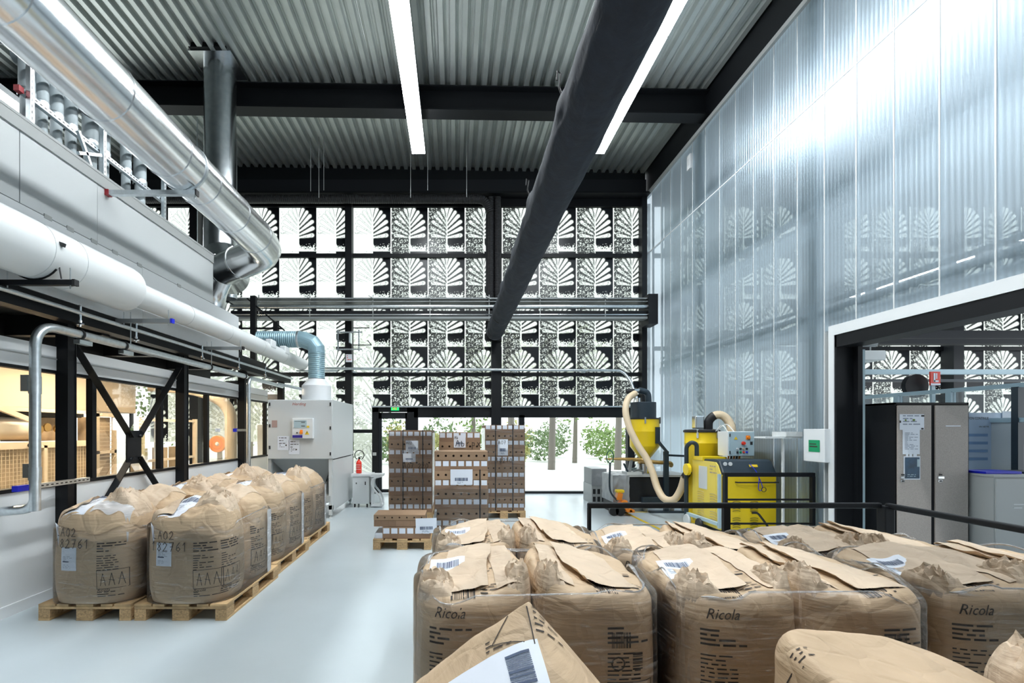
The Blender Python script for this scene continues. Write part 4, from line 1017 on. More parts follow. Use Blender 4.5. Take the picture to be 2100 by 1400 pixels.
# tall left stack
A0, A1, AY = -1.195, -.405, 8.6
pallet(-.8, AY+.6, 0, 'pallet under the tall dark carton stack left of the glazed front', 'pallets under the cartons')
zt_ = stack(A0, A1, AY, .146, [.31, .335, .335, .335, .18], 7, 'the tall left carton stack', 'cartons of the tall left stack', d=1.15)
for dx, dy, h_ in ((0, 0, 0),): pass
strap_set((A0+.26, A0+.62), A0, A1, AY, AY+1.15, .15, zt_, 'two black straps round the tall left carton stack')
sheet_on('paper_label', A0+.31, A0+.54, AY-.012, 1.24, 1.45, 'white label with pen marks high on the tall left carton stack', hand='A02', seed=3)
sheet_on('paper_label', A0+.26, A0+.49, AY-.012, 1.06, 1.22, 'second white barcode label just below the pen-marked one on the left stack', seed=4)
def film_patch(x0, x1, y, z0, z1, label, m=None):
    fn = lambda a, b: (x0+a*(x1-x0), y-.012-.008*noise.noise(Vector((a*5, b*5, x0))), z0+b*(z1-z0)+.01*math.sin(a*7))
    o = MB().grid(fn, 24, 16).grid(lambda a, b: (x0-.006, y-.012+a*1.1, z0+b*(z1-z0)), 4, 4).grid(lambda a, b: (x1+.006, y-.012+a*1.1, z0+b*(z1-z0)), 4, 4).build('stretch_film', m or M_film, smooth=180, fix=False)
    tag(o, label, 'film'); return o
filmA = film_patch(A0, A1, AY-.004, .25, zt_-.05, 'clear stretch film round the tall left carton stack')
# right stack
C0, C1, CY_ = .57, 1.30, 8.77
pallet(.92, CY_+.6, 0, 'pallet under the right carton stack nearest the wide pane', 'pallets under the cartons')
zc = stack(C0, C1, CY_, .146, [.265, .297, .297, .297, .297, .04+.10], 7, 'the right carton stack', 'cartons of the right stack', d=1.15)
strap_set((C0+.19, C0+.51), C0, C1, CY_, CY_+1.15, .15, zc, 'two dark straps round the right carton stack')
sheet_on('paper_label', C0+.23, C0+.42, CY_-.012, 1.17, 1.47, 'white pen-marked label on the upper right carton stack', hand='A07', seed=6)
filmC = film_patch(C0, C1, CY_-.004, .2, zc-.06, 'clear stretch film round the right carton stack')
# middle stack: front and taller back column
B0, B1, BY = -.30, .50, 7.06
pallet(.10, BY+.6, 0, 'pallet under the middle carton stack, mostly hidden by a film-wrapped sack', 'pallets under the cartons')
zb = stack(B0, B1, BY, .146, [.325, .285, .285, .285], 7, 'the middle carton stack front column', 'cartons of the middle stack', d=.5)
zb2 = stack(B0+.05, B1-.08, BY+.58, .146, [.32, .33, .33, .33, .155], 6, 'the middle stack back column', 'cartons behind the middle stack', d=.5)
strap_set((B0+.68,), B0, B1, BY, BY+.5, .15, 1.05, 'single dark strap on the right of the middle carton stack')
sheet_on('paper_label', B0+.24, B0+.57, BY-.012, .83, 1.06, 'large white barcode label on the middle carton stack', seed=8)
sheet_on('paper_label', B0+.29, B0+.48, BY+.57, 1.36, 1.56, 'white label with handwriting on the rear top carton of the middle stack', hand='Ab', seed=9)
filmB = film_patch(B0, B1, BY-.004, .16, .80, 'loose shiny film wrapped round the lower middle carton stack', M_film)
mb = MB(); fnB = lambda u, v: (B0+.32+u, BY+.565, 1.38+v); handwrite(mb, fnB, 'Abrpx', 0, .0, .11, .010); mb.build('pen_writing', M_ink, filmB, fix=False)
mb = MB(); fnA = lambda u, v: (A0+.27+u, AY-.016, .95+v); handwrite(mb, fnA, 'A07 220', 0, 0, .085, .008); mb.build('pen_writing', M_ink, filmA, fix=False)
mb = MB(); fnC = lambda u, v: (C0+.2+u, CY_-.016, 1.04+v); handwrite(mb, fnC, '18210', 0, 0, .08, .008); mb.build('pen_writing', M_ink, filmC, fix=False)
# low pallet in front
D0, D1, DY = -1.0, -.36, 6.5
pallet(-.72, DY+.6, 0, 'low pallet in front carrying only a few cartons', 'pallets under the cartons')
place_carton((.66, .42, .165, 6, False, True), -.665, DY+.03, .146, 'lower carton with white stickers on the low front pallet', 'cartons on the low pallet')
place_carton((.71, .40, .16, 7, True, False), -.76, DY+.035, .313, 'upper carton with finger holes on the low front pallet', 'cartons on the low pallet')
sheet_on('paper_label', -.53, -.24, DY+.01, .22, .43, 'large white barcode label hanging on the cartons of the low pallet', seed=12, tilt=.03)
tag(MB().box(-1.10, -.98, DY+.04, DY+1.1, .146, .22).build('folded_board', M_paper), 'white folded card strip on the left of the low pallet', 'card')
b_ = MB(); b_.prism([(-.33, DY+.35, .02), (-.30, DY+.35, .02), (-.26, DY+.35, .46), (-.29, DY+.35, .47)], (0, .8, 0)); tag(b_.build('leaning_board', M_mgrey), 'dark board leaning between the low pallet and the middle stack', 'board')
# ------------------------------------------------------------------ yellow hopper dryer on its black bin
HX, HY = 3.92, 9.75
hd_ = empty('yellow_hopper', (HX, HY, 1.0), 'yellow cone-bottomed hopper with dark lid standing left by the ribbed wall', 'hopper')
MB().lathe([(.09, 1.04), (.10, 1.05), (.285, 1.30), (.29, 1.33), (.29, 1.60), (.292, 1.605), (.292, 1.615), (.29, 1.62), (.29, 1.86)], (HX, HY, 0), 40).build('body', M_yellow, hd_, smooth=35)
MB().lathe([(.0, 1.885), (.30, 1.885), (.302, 1.875), (.302, 1.862), (.285, 1.86)], (HX, HY, 0), 40).build('rim', M_rubber, hd_, smooth=35)
MB().lathe([(.25, 1.885), (.25, 2.20), (.24, 2.21), (0, 2.21)], (HX-.03, HY, 0), 40).build('lid_drum', M_slate, hd_, smooth=35)
MB().tube(fillet([(HX+.08, HY, 2.20), (HX+.07, HY, 2.42), (HX-.12, HY, 2.46)], .17, 8), .062, 16).build('outlet_bend', M_slate, hd_, smooth=60)
MB().tube([(HX-.10, HY, 2.455), (HX-.22, HY, 2.44)], .045, 14).tube([(HX-.13, HY, 2.30), (HX-.13, HY, 2.2)], .04, 12).build('fitting', M_chrome, hd_, smooth=60)
MB().tube([(HX-.22, HY, 2.44), (HX-.38, HY, 2.44)], .05, 14).build('hose_cuff', M_rubber, hd_, smooth=60)
for a in (-110, -40, 70, 160):
    p = Vector((HX+.30*math.cos(R(a)), HY+.30*math.sin(R(a)), 0)); MB().bar((p.x, p.y, 1.77), (p.x, p.y, 1.90), .03, .02).build('clasp', M_chrome, hd_)
MB().box(HX+.10, HX+.19, HY-.30, HY-.27, 1.37, 1.70).build('bracket_plate', M_slate, hd_)
MB().bar((HX+.15, HY-.33, 1.40), (HX+.30, HY-.36, 1.20), .07, .05).bar((HX+.28, HY-.36, 1.22), (HX+.28, HY-.36, .03), .09, .06).build('support_arm', M_slate, hd_)
MB().box(HX-.06, HX+.62, HY-.42, HY-.33, .0, .04).build('support_foot', M_slate, hd_)
MB().bar((HX+.3, HY-.34, 1.14), (HX+.78, HY-.34, 1.12), .05, .04).build('side_rod', M_slate, hd_)
# hose
hs = empty('beige_hose', (3.6, 9.2, 1), 'thick beige hose hanging in a loop from the hopper to the yellow machine', 'hose')
pts = [at(1303, 806, 9.6), at(1288, 818, 9.5), at(1283, 842, 9.4), at(1290, 875, 9.3), at(1308, 912, 9.2), at(1326, 940, 9.1), at(1338, 968, 9.0), at(1348, 1000, 8.9), at(1362, 1022, 8.75), at(1382, 1024, 8.6), at(1396, 1004, 8.5), at(1404, 978, 8.4)]
def smooth_path(p, k=6):
    o = []
    for i in range(len(p)-1):
        p0 = p[max(i-1, 0)]; p1 = p[i]; p2 = p[i+1]; p3 = p[min(i+2, len(p)-1)]
        for j in range(k):
            t = j/k; o.append(.5*((2*p1)+(p2-p0)*t+(2*p0-5*p1+4*p2-p3)*t*t+(3*p1-p0-3*p2+p3)*t**3))
    o.append(p[-1]); return o
ribbed(smooth_path(pts), .062, .03, .004, 16).build('hose', M_hose, hs, smooth=50)
MB().tube([pts[-1], at(1412, 965, 8.35)], .066, 14).build('cuff', M_rubber, hs)
# black bin on castors under it, aluminium-edged worktop with tools
bx0, bx1, by0, by1 = 3.42, 4.72, 9.46, 10.3
bn = empty('black_bin', (4.05, 9.85, 0), 'long black bin on castors under the yellow hopper', 'bin')
MB().box(bx0, bx1, by0, by1, .17, .70).build('body', M_dark, bn, bevel=.01)
MB().box(bx0-.02, bx1+.02, by0-.03, by1, .705, .745).build('top_board', M_grey, bn)
MB().box(bx0-.02, bx1, by0-.03, by0, .16, .20).box(bx0-.01, bx0+.01, by0-.01, by0+.02, .2, .70).box(bx1-.02, bx1, by0-.01, by0+.02, .2, .70).build('edge_profile', M_grey, bn)
MB().box(bx0+.3, bx0+.85, by0-.10, by0-.02, .19, .31).build('front_box', M_slate, bn, bevel=.01)
for x in (bx0+.12, bx0+.42, bx1-.35, bx1-.1):
    MB().lathe([(.0, -.02), (.075, -.02), (.075, .02), (0, .02)], (x, by0+.06, .078), 18, 'x').build('castor', M_grey, bn); MB().box(x-.03, x+.03, by0+.02, by0+.1, .13, .17).build('castor_plate', M_rubber, bn)
def simple(name, label, cat, parts, group=None):
    o = empty(name, (0, 0, 0), label, cat, group)
    lo = None
    ps = [(n_, mb_, m_, s_) for n_, mb_, m_, s_ in parts]
    allv = np.array([v for _, mb_, _, _ in ps for v in mb_.v]); c = (allv.min(0)+allv.max(0))/2
    o.location = (c[0], c[1], allv[:, 2].min())
    for n_, mb_, m_, s_ in ps: mb_.build(n_, m_, o, smooth=s_)
    return o
simple('metal_canister', 'short bright metal canister on the black bin below the hopper cone', 'canister', [('body', MB().lathe([(.17, .75), (.17, .95), (.0, .96)], (3.92, 9.75, 0), 28), M_chrome, 35), ('lid', MB().lathe([(.13, .96), (.13, 1.035), (0, 1.04)], (3.92, 9.75, 0), 24), M_brass, 35)])
simple('spray_gun', 'brass blow gun lying across the black bin, pointing left', 'tool', [('barrel', MB().tube([(3.02, 9.5, 1.06), (3.35, 9.5, 1.06), (3.75, 9.5, 1.04)], [.012, .03, .04], 10), M_brass, 60), ('grip', MB().bar((3.55, 9.5, 1.04), (3.50, 9.5, .75), .05, .06), M_mgrey, None), ('hose_tail', MB().tube(smooth_path([Vector((3.75, 9.5, 1.04)), Vector((4.0, 9.45, 1.0)), Vector((4.3, 9.45, .98)), Vector((4.35, 9.5, .92))]), .04, 10), M_brass, 60)])
simple('tool_tray', 'pale tray of small tools on the left end of the black bin', 'tray', [('tray', MB().box(3.45, 3.75, 9.45, 9.75, .746, .80), M_offw, None), ('tool', MB().bar((3.40, 9.5, .97), (3.48, 9.5, .80), .03, .03), M_slate, None), ('tool', MB().bar((3.50, 9.6, .83), (3.70, 9.62, .86), .03, .04), M_panelblue, None), ('tool', MB().bar((3.6, 9.5, .82), (3.74, 9.55, .84), .04, .03), M_mgrey, None)])
# film covered crates left of it
mb = MB(); mb.grid(lambda a, b: (3.12+a*.32+.015*noise.noise(Vector((a*6, b*6, 1))), 9.30-.03*noise.noise(Vector((a*7, b*4, 3))), .22+b*.53), 14, 18)
mb.grid(lambda a, b: (3.12+a*.32, 9.30+b*.7, .75+.02*noise.noise(Vector((a*6, b*6, 7)))), 10, 14).grid(lambda a, b: (3.12+.012*noise.noise(Vector((a*6, b*6, 9))), 10.0-a*.7, .22+b*.53), 12, 12)
o = empty('wrapped_crate', (3.28, 9.6, 0), 'crate under crumpled grey film, left of the black bin', 'crate'); mb.build('film_cover', M_olive, o, smooth=180); MB().box(3.14, 3.42, 9.32, 9.98, .0, .73).build('crate', M_dark, o)
o = empty('wrapped_crates', (2.9, 10.6, 0), 'stack of dark ventilated crates with grey film over the top, by the wide pane', 'crate')
o.name = 'ventilated_crate'
x0, x1, y0 = X(1214, 10.5), X(1243, 10.5), 10.5
MB().box(x0, x1, y0, y0+.7, .0, .42).build('crate_body', M_grey, o)
for z in (.05, .22):
    for i in range(3): MB().box(x0+.02+i*.10, x0+.08+i*.10, y0-.004, y0, z, z+.11).build('vent_slot', M_rubber, o)
MB().grid(lambda a, b: (x0-.01+a*(x1-x0+.02), y0-.012-.02*noise.noise(Vector((a*6, b*5, 4))), .40+b*.38), 10, 12).grid(lambda a, b: (x0-.01+a*(x1-x0+.02), y0-.01+b*.7, .78), 4, 4).build('film_cover', M_olive, o, smooth=180)
MB().box(x0+.01, x1-.01, y0+.01, y0+.69, .42, .77).build('load', M_mgrey, o)
# hand pallet truck
pt = empty('pallet_truck', (3.2, 9.3, 0), 'orange hand pallet truck with upright handle by the film-covered crate', 'truck')
q0 = at(1272, 1032, 9.1)
qx = q0.x
MB().prism([(qx-.12, 9.0, .16), (qx+.02, 9.0, .30), (qx+.10, 9.0, .30), (qx+.22, 9.0, .07), (qx+.10, 9.0, .07), (qx+.02, 9.0, .2)], (0, .16, 0)).build('frame', M_orange, pt, bevel=.01)
MB().bar((qx-.05, 9.08, .30), (qx-.02, 9.08, .44), .14, .10).build('pump_body', M_orange, pt, bevel=.01)
MB().box(qx-.10, qx+.06, 9.02, 9.14, .44, .50).build('pump_cap', M_signyel, pt, bevel=.02)
MB().box(qx+.15, qx+.24, 9.0, 9.16, .07, .12).box(qx+.15, qx+.22, 9.16, 10.0, .08, .12).box(qx-.02, qx+.05, 9.16, 10.0, .08, .12).build('fork', M_orange, pt)
for dx in (-.14, -.02): MB().lathe([(0, -.03), (.09, -.03), (.09, .03), (0, .03)], (qx+dx, 9.06, .09), 20, 'y').build('wheel', M_rubber, pt, smooth=40)
hx_ = qx-.22
MB().tube(smooth_path([Vector((qx-.08, 9.06, .3)), Vector((hx_, 9.03, .5)), Vector((hx_, 9.03, .95)), Vector((hx_, 9.03, 1.02))]), .018, 8).build('handle_bar', M_slate, pt)
lp = [Vector((hx_+.065*math.cos(R(a)), 9.03, 1.13+.12*math.sin(R(a)))) for a in range(-90, 271, 20)]
MB().tube(lp, .010, 8).build('handle_loop', mat('dark_green_enamel', (.02, .10, .06), .4), pt, smooth=60)

# ------------------------------------------------------------------ big yellow machine
Y0, MX0, MX1 = 7.25, 4.09, 4.935
ym = empty('yellow_machine', (4.5, 7.6, 0), 'big yellow louvred machine cabinet with dark sloping console', 'machine')
MB().box(MX0+.02, MX1, Y0, Y0+.02, .10, .955).build('front_panel', M_yellow, ym, bevel=.008)
MB().box(MX0, MX0+.015, Y0+.16, Y0+.88, .10, 1.14).prism([(MX0, Y0+.02, .10), (MX0, Y0+.16, .10), (MX0, Y0+.16, 1.14), (MX0, Y0+.10, 1.10), (MX0, Y0+.02, .97)], (.015, 0, 0)).build('side_panel', M_yelpale, ym, bevel=.004)
MB().box(MX0+.015, MX1, Y0+.02, Y0+.88, .10, .955).build('body', M_yellow, ym)
pr_ = [(MX0+.02, 0, 0)]
prof = [(Y0-.01, .955), (Y0-.01, .985), (Y0+.10, 1.16), (Y0+.16, 1.185), (Y0+.80, 1.16), (Y0+.87, 1.06), (Y0+.87, .956)]
MB().prism([(MX0+.016, a, b) for a, b in prof], (MX1-MX0-.016, 0, 0)).build('console', M_slate, ym, bevel=.03)
def con(u, v): return (MX0+u, Y0-.016+v*.55, .99+v*.85)
for u in (.09, .17):
    MB().lathe([(.03, -.012), (.03, -.022), (0, -.022)], (MX0+u, Y0+.07, 1.12), 16, 'y').build('gauge', M_white, ym)
mb = MB(); rect_on(mb, lambda u, v: (MX0+u, Y0+.055+v*.6-.012, 1.075+v), .46, .0, .13, .035); mb.build('yellow_label', M_signyel, ym)
mb = MB()
for z0 in (.15, .40):
    for xo in (.17, .44):
        for i in range(5): mb.tube([(MX0+xo+.12*j/6, Y0-.006-.004*math.sin(j/6*3.14), z0+i*.035+.012*math.sin(j/6*3.14)) for j in range(7)], .0035, 4)
o = mb.build('louvre', M_rubber, ym); o['kind'] = 'stuff'
mb = MB()
for z0 in (.18, .46):
    for yo in (.12, .5):
        for i in range(5): mb.tube([(MX0-.004, Y0+yo+.2*j/6, z0+i*.04+.014*math.sin(j/6*3.14)) for j in range(7)], .0035, 4)
o = mb.build('louvre', M_tan, ym); o['kind'] = 'stuff'
MB().tube([(MX0+.22, Y0-.05, .845), (MX1+.0, Y0-.05, .845)], .011, 8).tube([(MX0+.22, Y0-.05, .845), (MX0+.22, Y0, .845)], .011, 8).tube([(MX1-.02, Y0-.05, .845), (MX1-.02, Y0, .845)], .011, 8).build('handle_rail', M_rubber, ym)
MB().box(MX0-.006, MX0-.001, Y0+.40, Y0+.66, .68, 1.05).build('notice_plate', M_offw, ym)
mb = MB(); fn = lambda u, v: (MX0-.004, Y0+.32-u, .9+v); lines_on(mb, fn, .0, .16, .2, 3, .05, .02, 3); mb.build('print', M_tan, ym)
for x in (MX0+.1, MX1-.1):
    for y in (Y0+.1, Y0+.75): MB().lathe([(0, -.02), (.05, -.02), (.05, .02), (0, .02)], (x, y, .05), 16, 'x').build('castor', M_rubber, ym)
MB().box(MX0+.02, MX1-.02, Y0+.06, Y0+.8, .05, .10).build('base', M_dark, ym)
# cable with plug hanging in front, hose lance
cbm = empty('blue_cable', (4.6, 7.2, .8), 'blue and black looped cable hanging over the yellow machine front', 'cable')
MB().tube(smooth_path([Vector((4.56, 7.30, 1.12)), Vector((4.60, 7.22, 1.02)), Vector((4.63, 7.19, .92)), Vector((4.62, 7.19, .76)), Vector((4.65, 7.19, .72)), Vector((4.68, 7.19, .78)), Vector((4.64, 7.19, .90))]), .006, 6).build('cable', M_bluecap, cbm)
MB().tube(arc((4.70, 7.185, .74), .035, 0, 360, (1, 0, 0), (0, 0, 1), 16), .005, 6).build('loop', M_rubber, cbm)
ln = empty('suction_lance', (4.6, 7.1, .3), 'black curved lance leaning on the lower front of the yellow machine', 'lance')
MB().tube(smooth_path([Vector((4.50, 7.15, .395)), Vector((4.57, 7.14, .39)), Vector((4.63, 7.13, .32)), Vector((4.72, 7.10, .17)), Vector((4.79, 7.08, .0))]), [.02]*6+[.016]*19, 8).build('tube', M_rubber, ln, smooth=60)
# blue-grey trolley upright on the far left edge of the machine
tu = empty('trolley_upright', (3.9, 8.2, 0), 'dark blue-grey trolley upright with wheel at the left of the yellow machine', 'trolley')
x = MX0-.06
MB().tube(fillet([(x-.01, 8.2, .12), (x-.01, 8.2, 1.36), (x+.03, 8.1, 1.44), (x+.12, 8.1, 1.40), (x+.12, 8.1, 1.0)], .06, 4), .035, 12).build('frame_tube', M_slate, tu, smooth=60)
MB().bar((x, 8.2, .20), (MX0-.04, 7.25, .20), .05, .05).bar((MX0-.035, 7.24, .14), (MX0-.035, 7.24, .97), .04, .04).build('base_rail', M_panelblue, tu)
for y in (8.15, 7.75): MB().lathe([(0, -.025), (.09, -.025), (.1, -.01), (.1, .01), (.09, .025), (0, .025)], (x-.02, y, .10), 22, 'x').build('wheel', M_offw if y > 8 else M_rubber, tu, smooth=40)
MB().tube([(x-.07, 8.1, .97), (x-.02, 8.1, .97)], .10, 16).build('yellow_knob', M_yellow, tu)
# yellow drum behind with lid and hose, plus switch box
dm_ = empty('yellow_drum', (4.36, 8.45, 1.1), 'yellow drum with black lid and clasps behind the big yellow machine', 'drum')
dx_, dy_ = 4.45, 8.52
MB().lathe([(.28, 0.0), (.28, 1.40), (.283, 1.405), (.283, 1.415), (.28, 1.42), (.28, 1.60)], (dx_, dy_, 0), 40).build('body', M_yellow, dm_, smooth=35)
MB().lathe([(.29, 1.60), (.30, 1.605), (.30, 1.635), (.27, 1.65), (0, 1.66)], (dx_, dy_, 0), 40).build('lid', M_rubber, dm_, smooth=35)
for a in (-130, -60, 20): MB().bar((dx_+.29*math.cos(R(a)), dy_+.29*math.sin(R(a)), 1.50), (dx_+.29*math.cos(R(a)), dy_+.29*math.sin(R(a)), 1.66), .03, .02).build('clasp', M_chrome, dm_)
hz_ = [Vector((dx_+.12, dy_, 1.66)), Vector((dx_+.12, dy_-.02, 1.80)), Vector((dx_+.2, dy_-.06, 1.90)), Vector((dx_+.32, dy_-.10, 1.90)), Vector((dx_+.41, dy_-.15, 1.78)), Vector((dx_+.43, dy_-.2, 1.6)), Vector((dx_+.43, dy_-.25, 1.2))]
MB().tube(smooth_path(hz_)[:13], .075, 16).build('dark_cuff', M_rubber, dm_, smooth=60)
ribbed(smooth_path(hz_)[11:], .07, .03, .004, 16).build('hose', M_hose, dm_, smooth=50)
MB().tube(smooth_path([Vector((dx_+.1, dy_-.28, 1.62)), Vector((dx_+.18, dy_-.35, 1.72)), Vector((dx_+.22, dy_-.5, 1.55))]), .008, 6).tube(smooth_path([Vector((dx_+.2, dy_-.2, 1.66)), Vector((dx_+.28, dy_-.3, 1.74)), Vector((dx_+.3, dy_-.5, 1.6))]), .008, 6).build('white_wire', M_white, dm_)
tag(MB().box(dx_-.13, dx_+.03, dy_-.05, dy_+.1, 1.665, 1.90).build('foil_bag', M_alu, bevel=.02), 'small crumpled silver bag standing on the yellow drum lid', 'bag')
sb = empty('switch_box', (4.5, 7.9, 1.2), 'grey switch box with buttons mounted above the sloping console', 'switchbox')
SX0, SX1, SY = 4.44, 4.86, 7.68
MB().box(SX0, SX1, SY, SY+.30, 1.22, 1.62).build('box', M_white, sb, bevel=.006)
dpl = MB().box(SX0+.01, SX1-.003, SY-.018, SY, 1.225, 1.615).build('door', M_panelblue, sb, bevel=.004)
MB().box(SX0-.36, SX0+.04, SY+.1, SY+.4, 1.14, 1.20).build('mount', M_yellow, sb)
for i in range(5): MB().tube([(SX0+.06+i*.045, SY+.08, 1.23), (SX0+.05+i*.045, SY+.08, 1.15)], .014, 8).build('cable_gland', M_rubber if i % 2 else M_orange, sb)
yb = SY-.02
MB().box(SX1-.14, SX1-.075, yb-.006, yb, 1.49, 1.555).lathe([(.022, -.0), (.022, -.03), (0, -.03)], (SX1-.105, yb, 1.523), 14, 'y').build('main_switch', M_orange, dpl)
MB().lathe([(.03, 0), (.03, -.008), (.024, -.01), (.024, -.035), (0, -.035)], (SX0+.235, yb, 1.43), 16, 'y').build('emergency_button', M_red, dpl)
MB().box(SX1-.07, SX1-.035, yb-.006, yb, 1.405, 1.455).build('rocker', M_rubber, dpl)
for i in range(4):
    for j, z in enumerate((1.34, 1.285)):
        m_ = [[M_white, M_rubber, M_tan, M_rubber], [M_rubber, M_green, M_red, M_bluecap]][j][i]
        MB().lathe([(.016, 0), (.016, -.014), (0, -.014)], (SX0+.14+i*.05, yb, z), 12, 'y').build('push_button', m_, dpl)
MB().prism([(SX0+.085, yb-.002, 1.49), (SX0+.145, yb-.002, 1.49), (SX0+.115, yb-.002, 1.54)], (0, -.003, 0)).build('warning_triangle', M_signyel, dpl)
for z in (1.28, 1.56): MB().box(SX0+.012, SX0+.026, yb-.008, yb, z-.025, z+.025).build('hinge', M_rubber, dpl)
# guard rail in front of the yellow machine
gr = empty('guard_rail', (4.3, 6.55, 0), 'black guard rail with thin lower bars in front of the big yellow machine', 'railing')
gy = 6.5; gx0, gx1 = 3.70, 4.94
MB().box(gx0, gx1, gy-.025, gy+.025, 1.005, 1.06).build('top_rail', M_black, gr)
for x in (gx0+.01, gx1-.03): MB().box(x-.012, x+.03, gy-.03, gy+.03, .0, 1.01).build('post', M_black, gr)
for z in (.69, .36): MB().box(gx0, gx1, gy-.012, gy+.012, z-.012, z+.012).build('thin_bar', M_black, gr)
# front railing around the sack pallets
fr2 = empty('loading_rail', (2.6, 4.3, 0), 'black tube railing behind the film-wrapped sacks, turning towards the camera', 'railing')
zr = .96; fy = 4.32; fx0, fx1 = 1.215, 3.92
MB().box(fx0, fx1-.03, fy-.024, fy+.024, zr-.025, zr+.025).build('top_rail', M_black, fr2, bevel=.012)
MB().bar((fx1+.02, fy-.01, zr), (fx1+.02, 2.2, zr), .05, .05).build('top_rail', M_black, fr2, bevel=.012)
MB().box(fx1-.04, fx1+.05, fy-.06, fy+.03, .0, zr+.0).build('corner_post', M_black, fr2, bevel=.008)
for x in (fx0+.015, 2.48): MB().box(x-.014 if x < 2 else x-.03, x+.014 if x < 2 else x+.03, fy-.02, fy+.02, 0, zr-.02).build('post', M_black, fr2)
for z in (.25, .5): MB().box(fx1-.045, fx1-.04, fy-.03, fy, z, z+.02).build('bolt', M_chrome, fr2)

# ------------------------------------------------------------------ things on and behind the ribbed wall
wbx = empty('wall_sensor', (XR-.03, 9.94, 7.1), 'small white box high on the ribbed wall near its far corner', 'box')
MB().box(XR-.05, XR-.01, 9.88, 10.02, 7.12, 7.42).build('case', M_white, wbx, bevel=.005); MB().box(XR-.052, XR-.05, 9.91, 9.99, 7.2, 7.34).build('cover', M_offw, wbx)
db = empty('wall_cabinet', (XR-.05, 6.4, 1.2), 'white wall dispenser with green card beside the big doorway', 'cabinet')
MB().box(XR-.10, XR-.008, 6.22, 6.60, 1.215, 1.66).build('case', M_white, db, bevel=.006)
mb = MB(); fnd = lambda u, v: (XR-.104, 6.56-u, 1.25+v)
rect_on(mb, fnd, .06, .10, .20, .16); mb.build('green_card', M_green, db)
mb = MB(); rect_on(mb, lambda u, v: (XR-.106, 6.56-u, 1.25+v), .08, .165, .14, .015); rect_on(mb, lambda u, v: (XR-.106, 6.56-u, 1.25+v), .08, .2, .12, .012); mb.build('print', M_ink, db)
ws = empty('wall_shelf', (4.75, 6.9, .7), 'thin white shelf on a T-shaped stand before the ribbed wall', 'shelf')
MB().box(4.42, 4.93, 6.72, 6.98, 1.525, 1.55).build('shelf_board', M_white, ws); MB().box(4.7, 4.93, 6.70, 7.0, 1.552, 1.62).build('tray', M_offw, ws)
MB().box(4.72, 4.745, 6.8, 6.83, .0, 1.525).build('leg', M_white, ws); MB().box(4.55, 4.9, 6.79, 6.84, 0, .02).box(4.715, 4.75, 6.6, 7.0, 0, .02).build('foot', M_white, ws)
# cupboards standing behind the translucent wall
o = simple('board_cupboard', 'brown board cupboard standing behind the ribbed wall beside the doorway', 'cupboard', [('carcass', MB().box(5.42, 5.9, 7.3, 9.3, 0, 1.62), M_board, None), ('door', MB().box(5.40, 5.42, 7.32, 8.28, .05, 1.6), M_board, None), ('door', MB().box(5.40, 5.42, 8.32, 9.28, .05, 1.6), M_board, None)])
o = simple('grey_locker', 'dark grey locker standing behind the ribbed wall next to the brown cupboard', 'locker', [('carcass', MB().box(5.40, 5.85, 6.72, 7.26, 0, 1.66), M_mgrey, None), ('door', MB().box(5.385, 5.40, 6.74, 7.24, .06, 1.64), M_mgrey, None)])

# ------------------------------------------------------------------ far hall seen through the doorway
kx0, kx1, ky = 5.33, 6.23, 5.73
kc = empty('tall_cupboard', (5.78, 5.95, 0), 'tall black cupboard with two speckled grey doors inside the doorway', 'cupboard')
MB().box(kx0, kx0+.02, ky, ky+.45, 0, 1.98).box(kx1-.02, kx1, ky, ky+.45, 0, 1.98).box(kx0, kx1, ky, ky+.45, 1.955, 1.98).box(kx0, kx1, ky+.43, ky+.45, 0, 1.98).box(kx0, kx1, ky+.0, ky+.45, 0, .08).box(kx0+.43, kx0+.48, ky, ky+.45, 0, 1.96).build('carcass', M_black, kc)
for i, (a, b) in enumerate(((kx0+.025, kx0+.43), (kx0+.48, kx1-.025))):
    d_ = MB().box(a, b, ky-.018, ky, .09, 1.945).build('door', M_doorfab, kc, bevel=.003)
    MB().box(a+.03, a+.10, ky-.024, ky-.018, 1.06, 1.085).box(a+.03, a+.075, ky-.026, ky-.018, 1.02, 1.045).build('lock_plate', M_chrome, d_)
    MB().box(a+.035, a+.07, ky-.03, ky-.024, 1.10, 1.115).box(a+.04, a+.07, ky-.029, ky-.026, 1.022, 1.04).build('lock_slot', M_rubber, d_)
    if i: MB().box(a+.12, a+.30, ky-.022, ky-.018, 1.69, 1.70).build('tape_strip', M_paper, d_)
def flyer(px0, px1, py0, py1, Y, name, label, m_, pr_m, lines, seed, frame=None):
    a = at(px0, py1, Y); b = at(px1, py0, Y); o = empty(name, ((a.x+b.x)/2, Y, a.z), label, 'paper')
    w_, h_ = b.x-a.x, b.z-a.z
    MB().box(a.x, b.x, Y-.002, Y, a.z, b.z).build('sheet', m_, o)
    fn = lambda u, v: (a.x+u, Y-.004, a.z+v)
    mb = MB(); lines_on(mb, fn, w_*.12, h_*.86, w_*.76, lines, h_*.72/lines, h_*.3/lines, seed); mb.build('print', pr_m, o)
    return o, fn, w_, h_
yk = ky-.02
o, fn, w_, h_ = flyer(1845, 1895, 849, 881, yk, 'paper_chart', 'white chart sheet at the top of the left speckled cupboard door', M_paper, M_textgrey, 4, 1)
mb = MB(); rect_on(mb, fn, w_*.87, h_*.84, w_*.13, h_*.11); rect_on(mb, fn, -.004, h_*.45, w_*.06, h_*.14); rect_on(mb, fn, w_*.87, h_*.02, w_*.1, h_*.1); mb.build('magnet', M_rubber, o)
mb = MB(); rect_on(mb, fn, w_*.2, h_*.55, w_*.07, h_*.12); rect_on(mb, fn, w_*.52, h_*.55, w_*.1, h_*.14); mb.build('symbol', M_leaf, o)
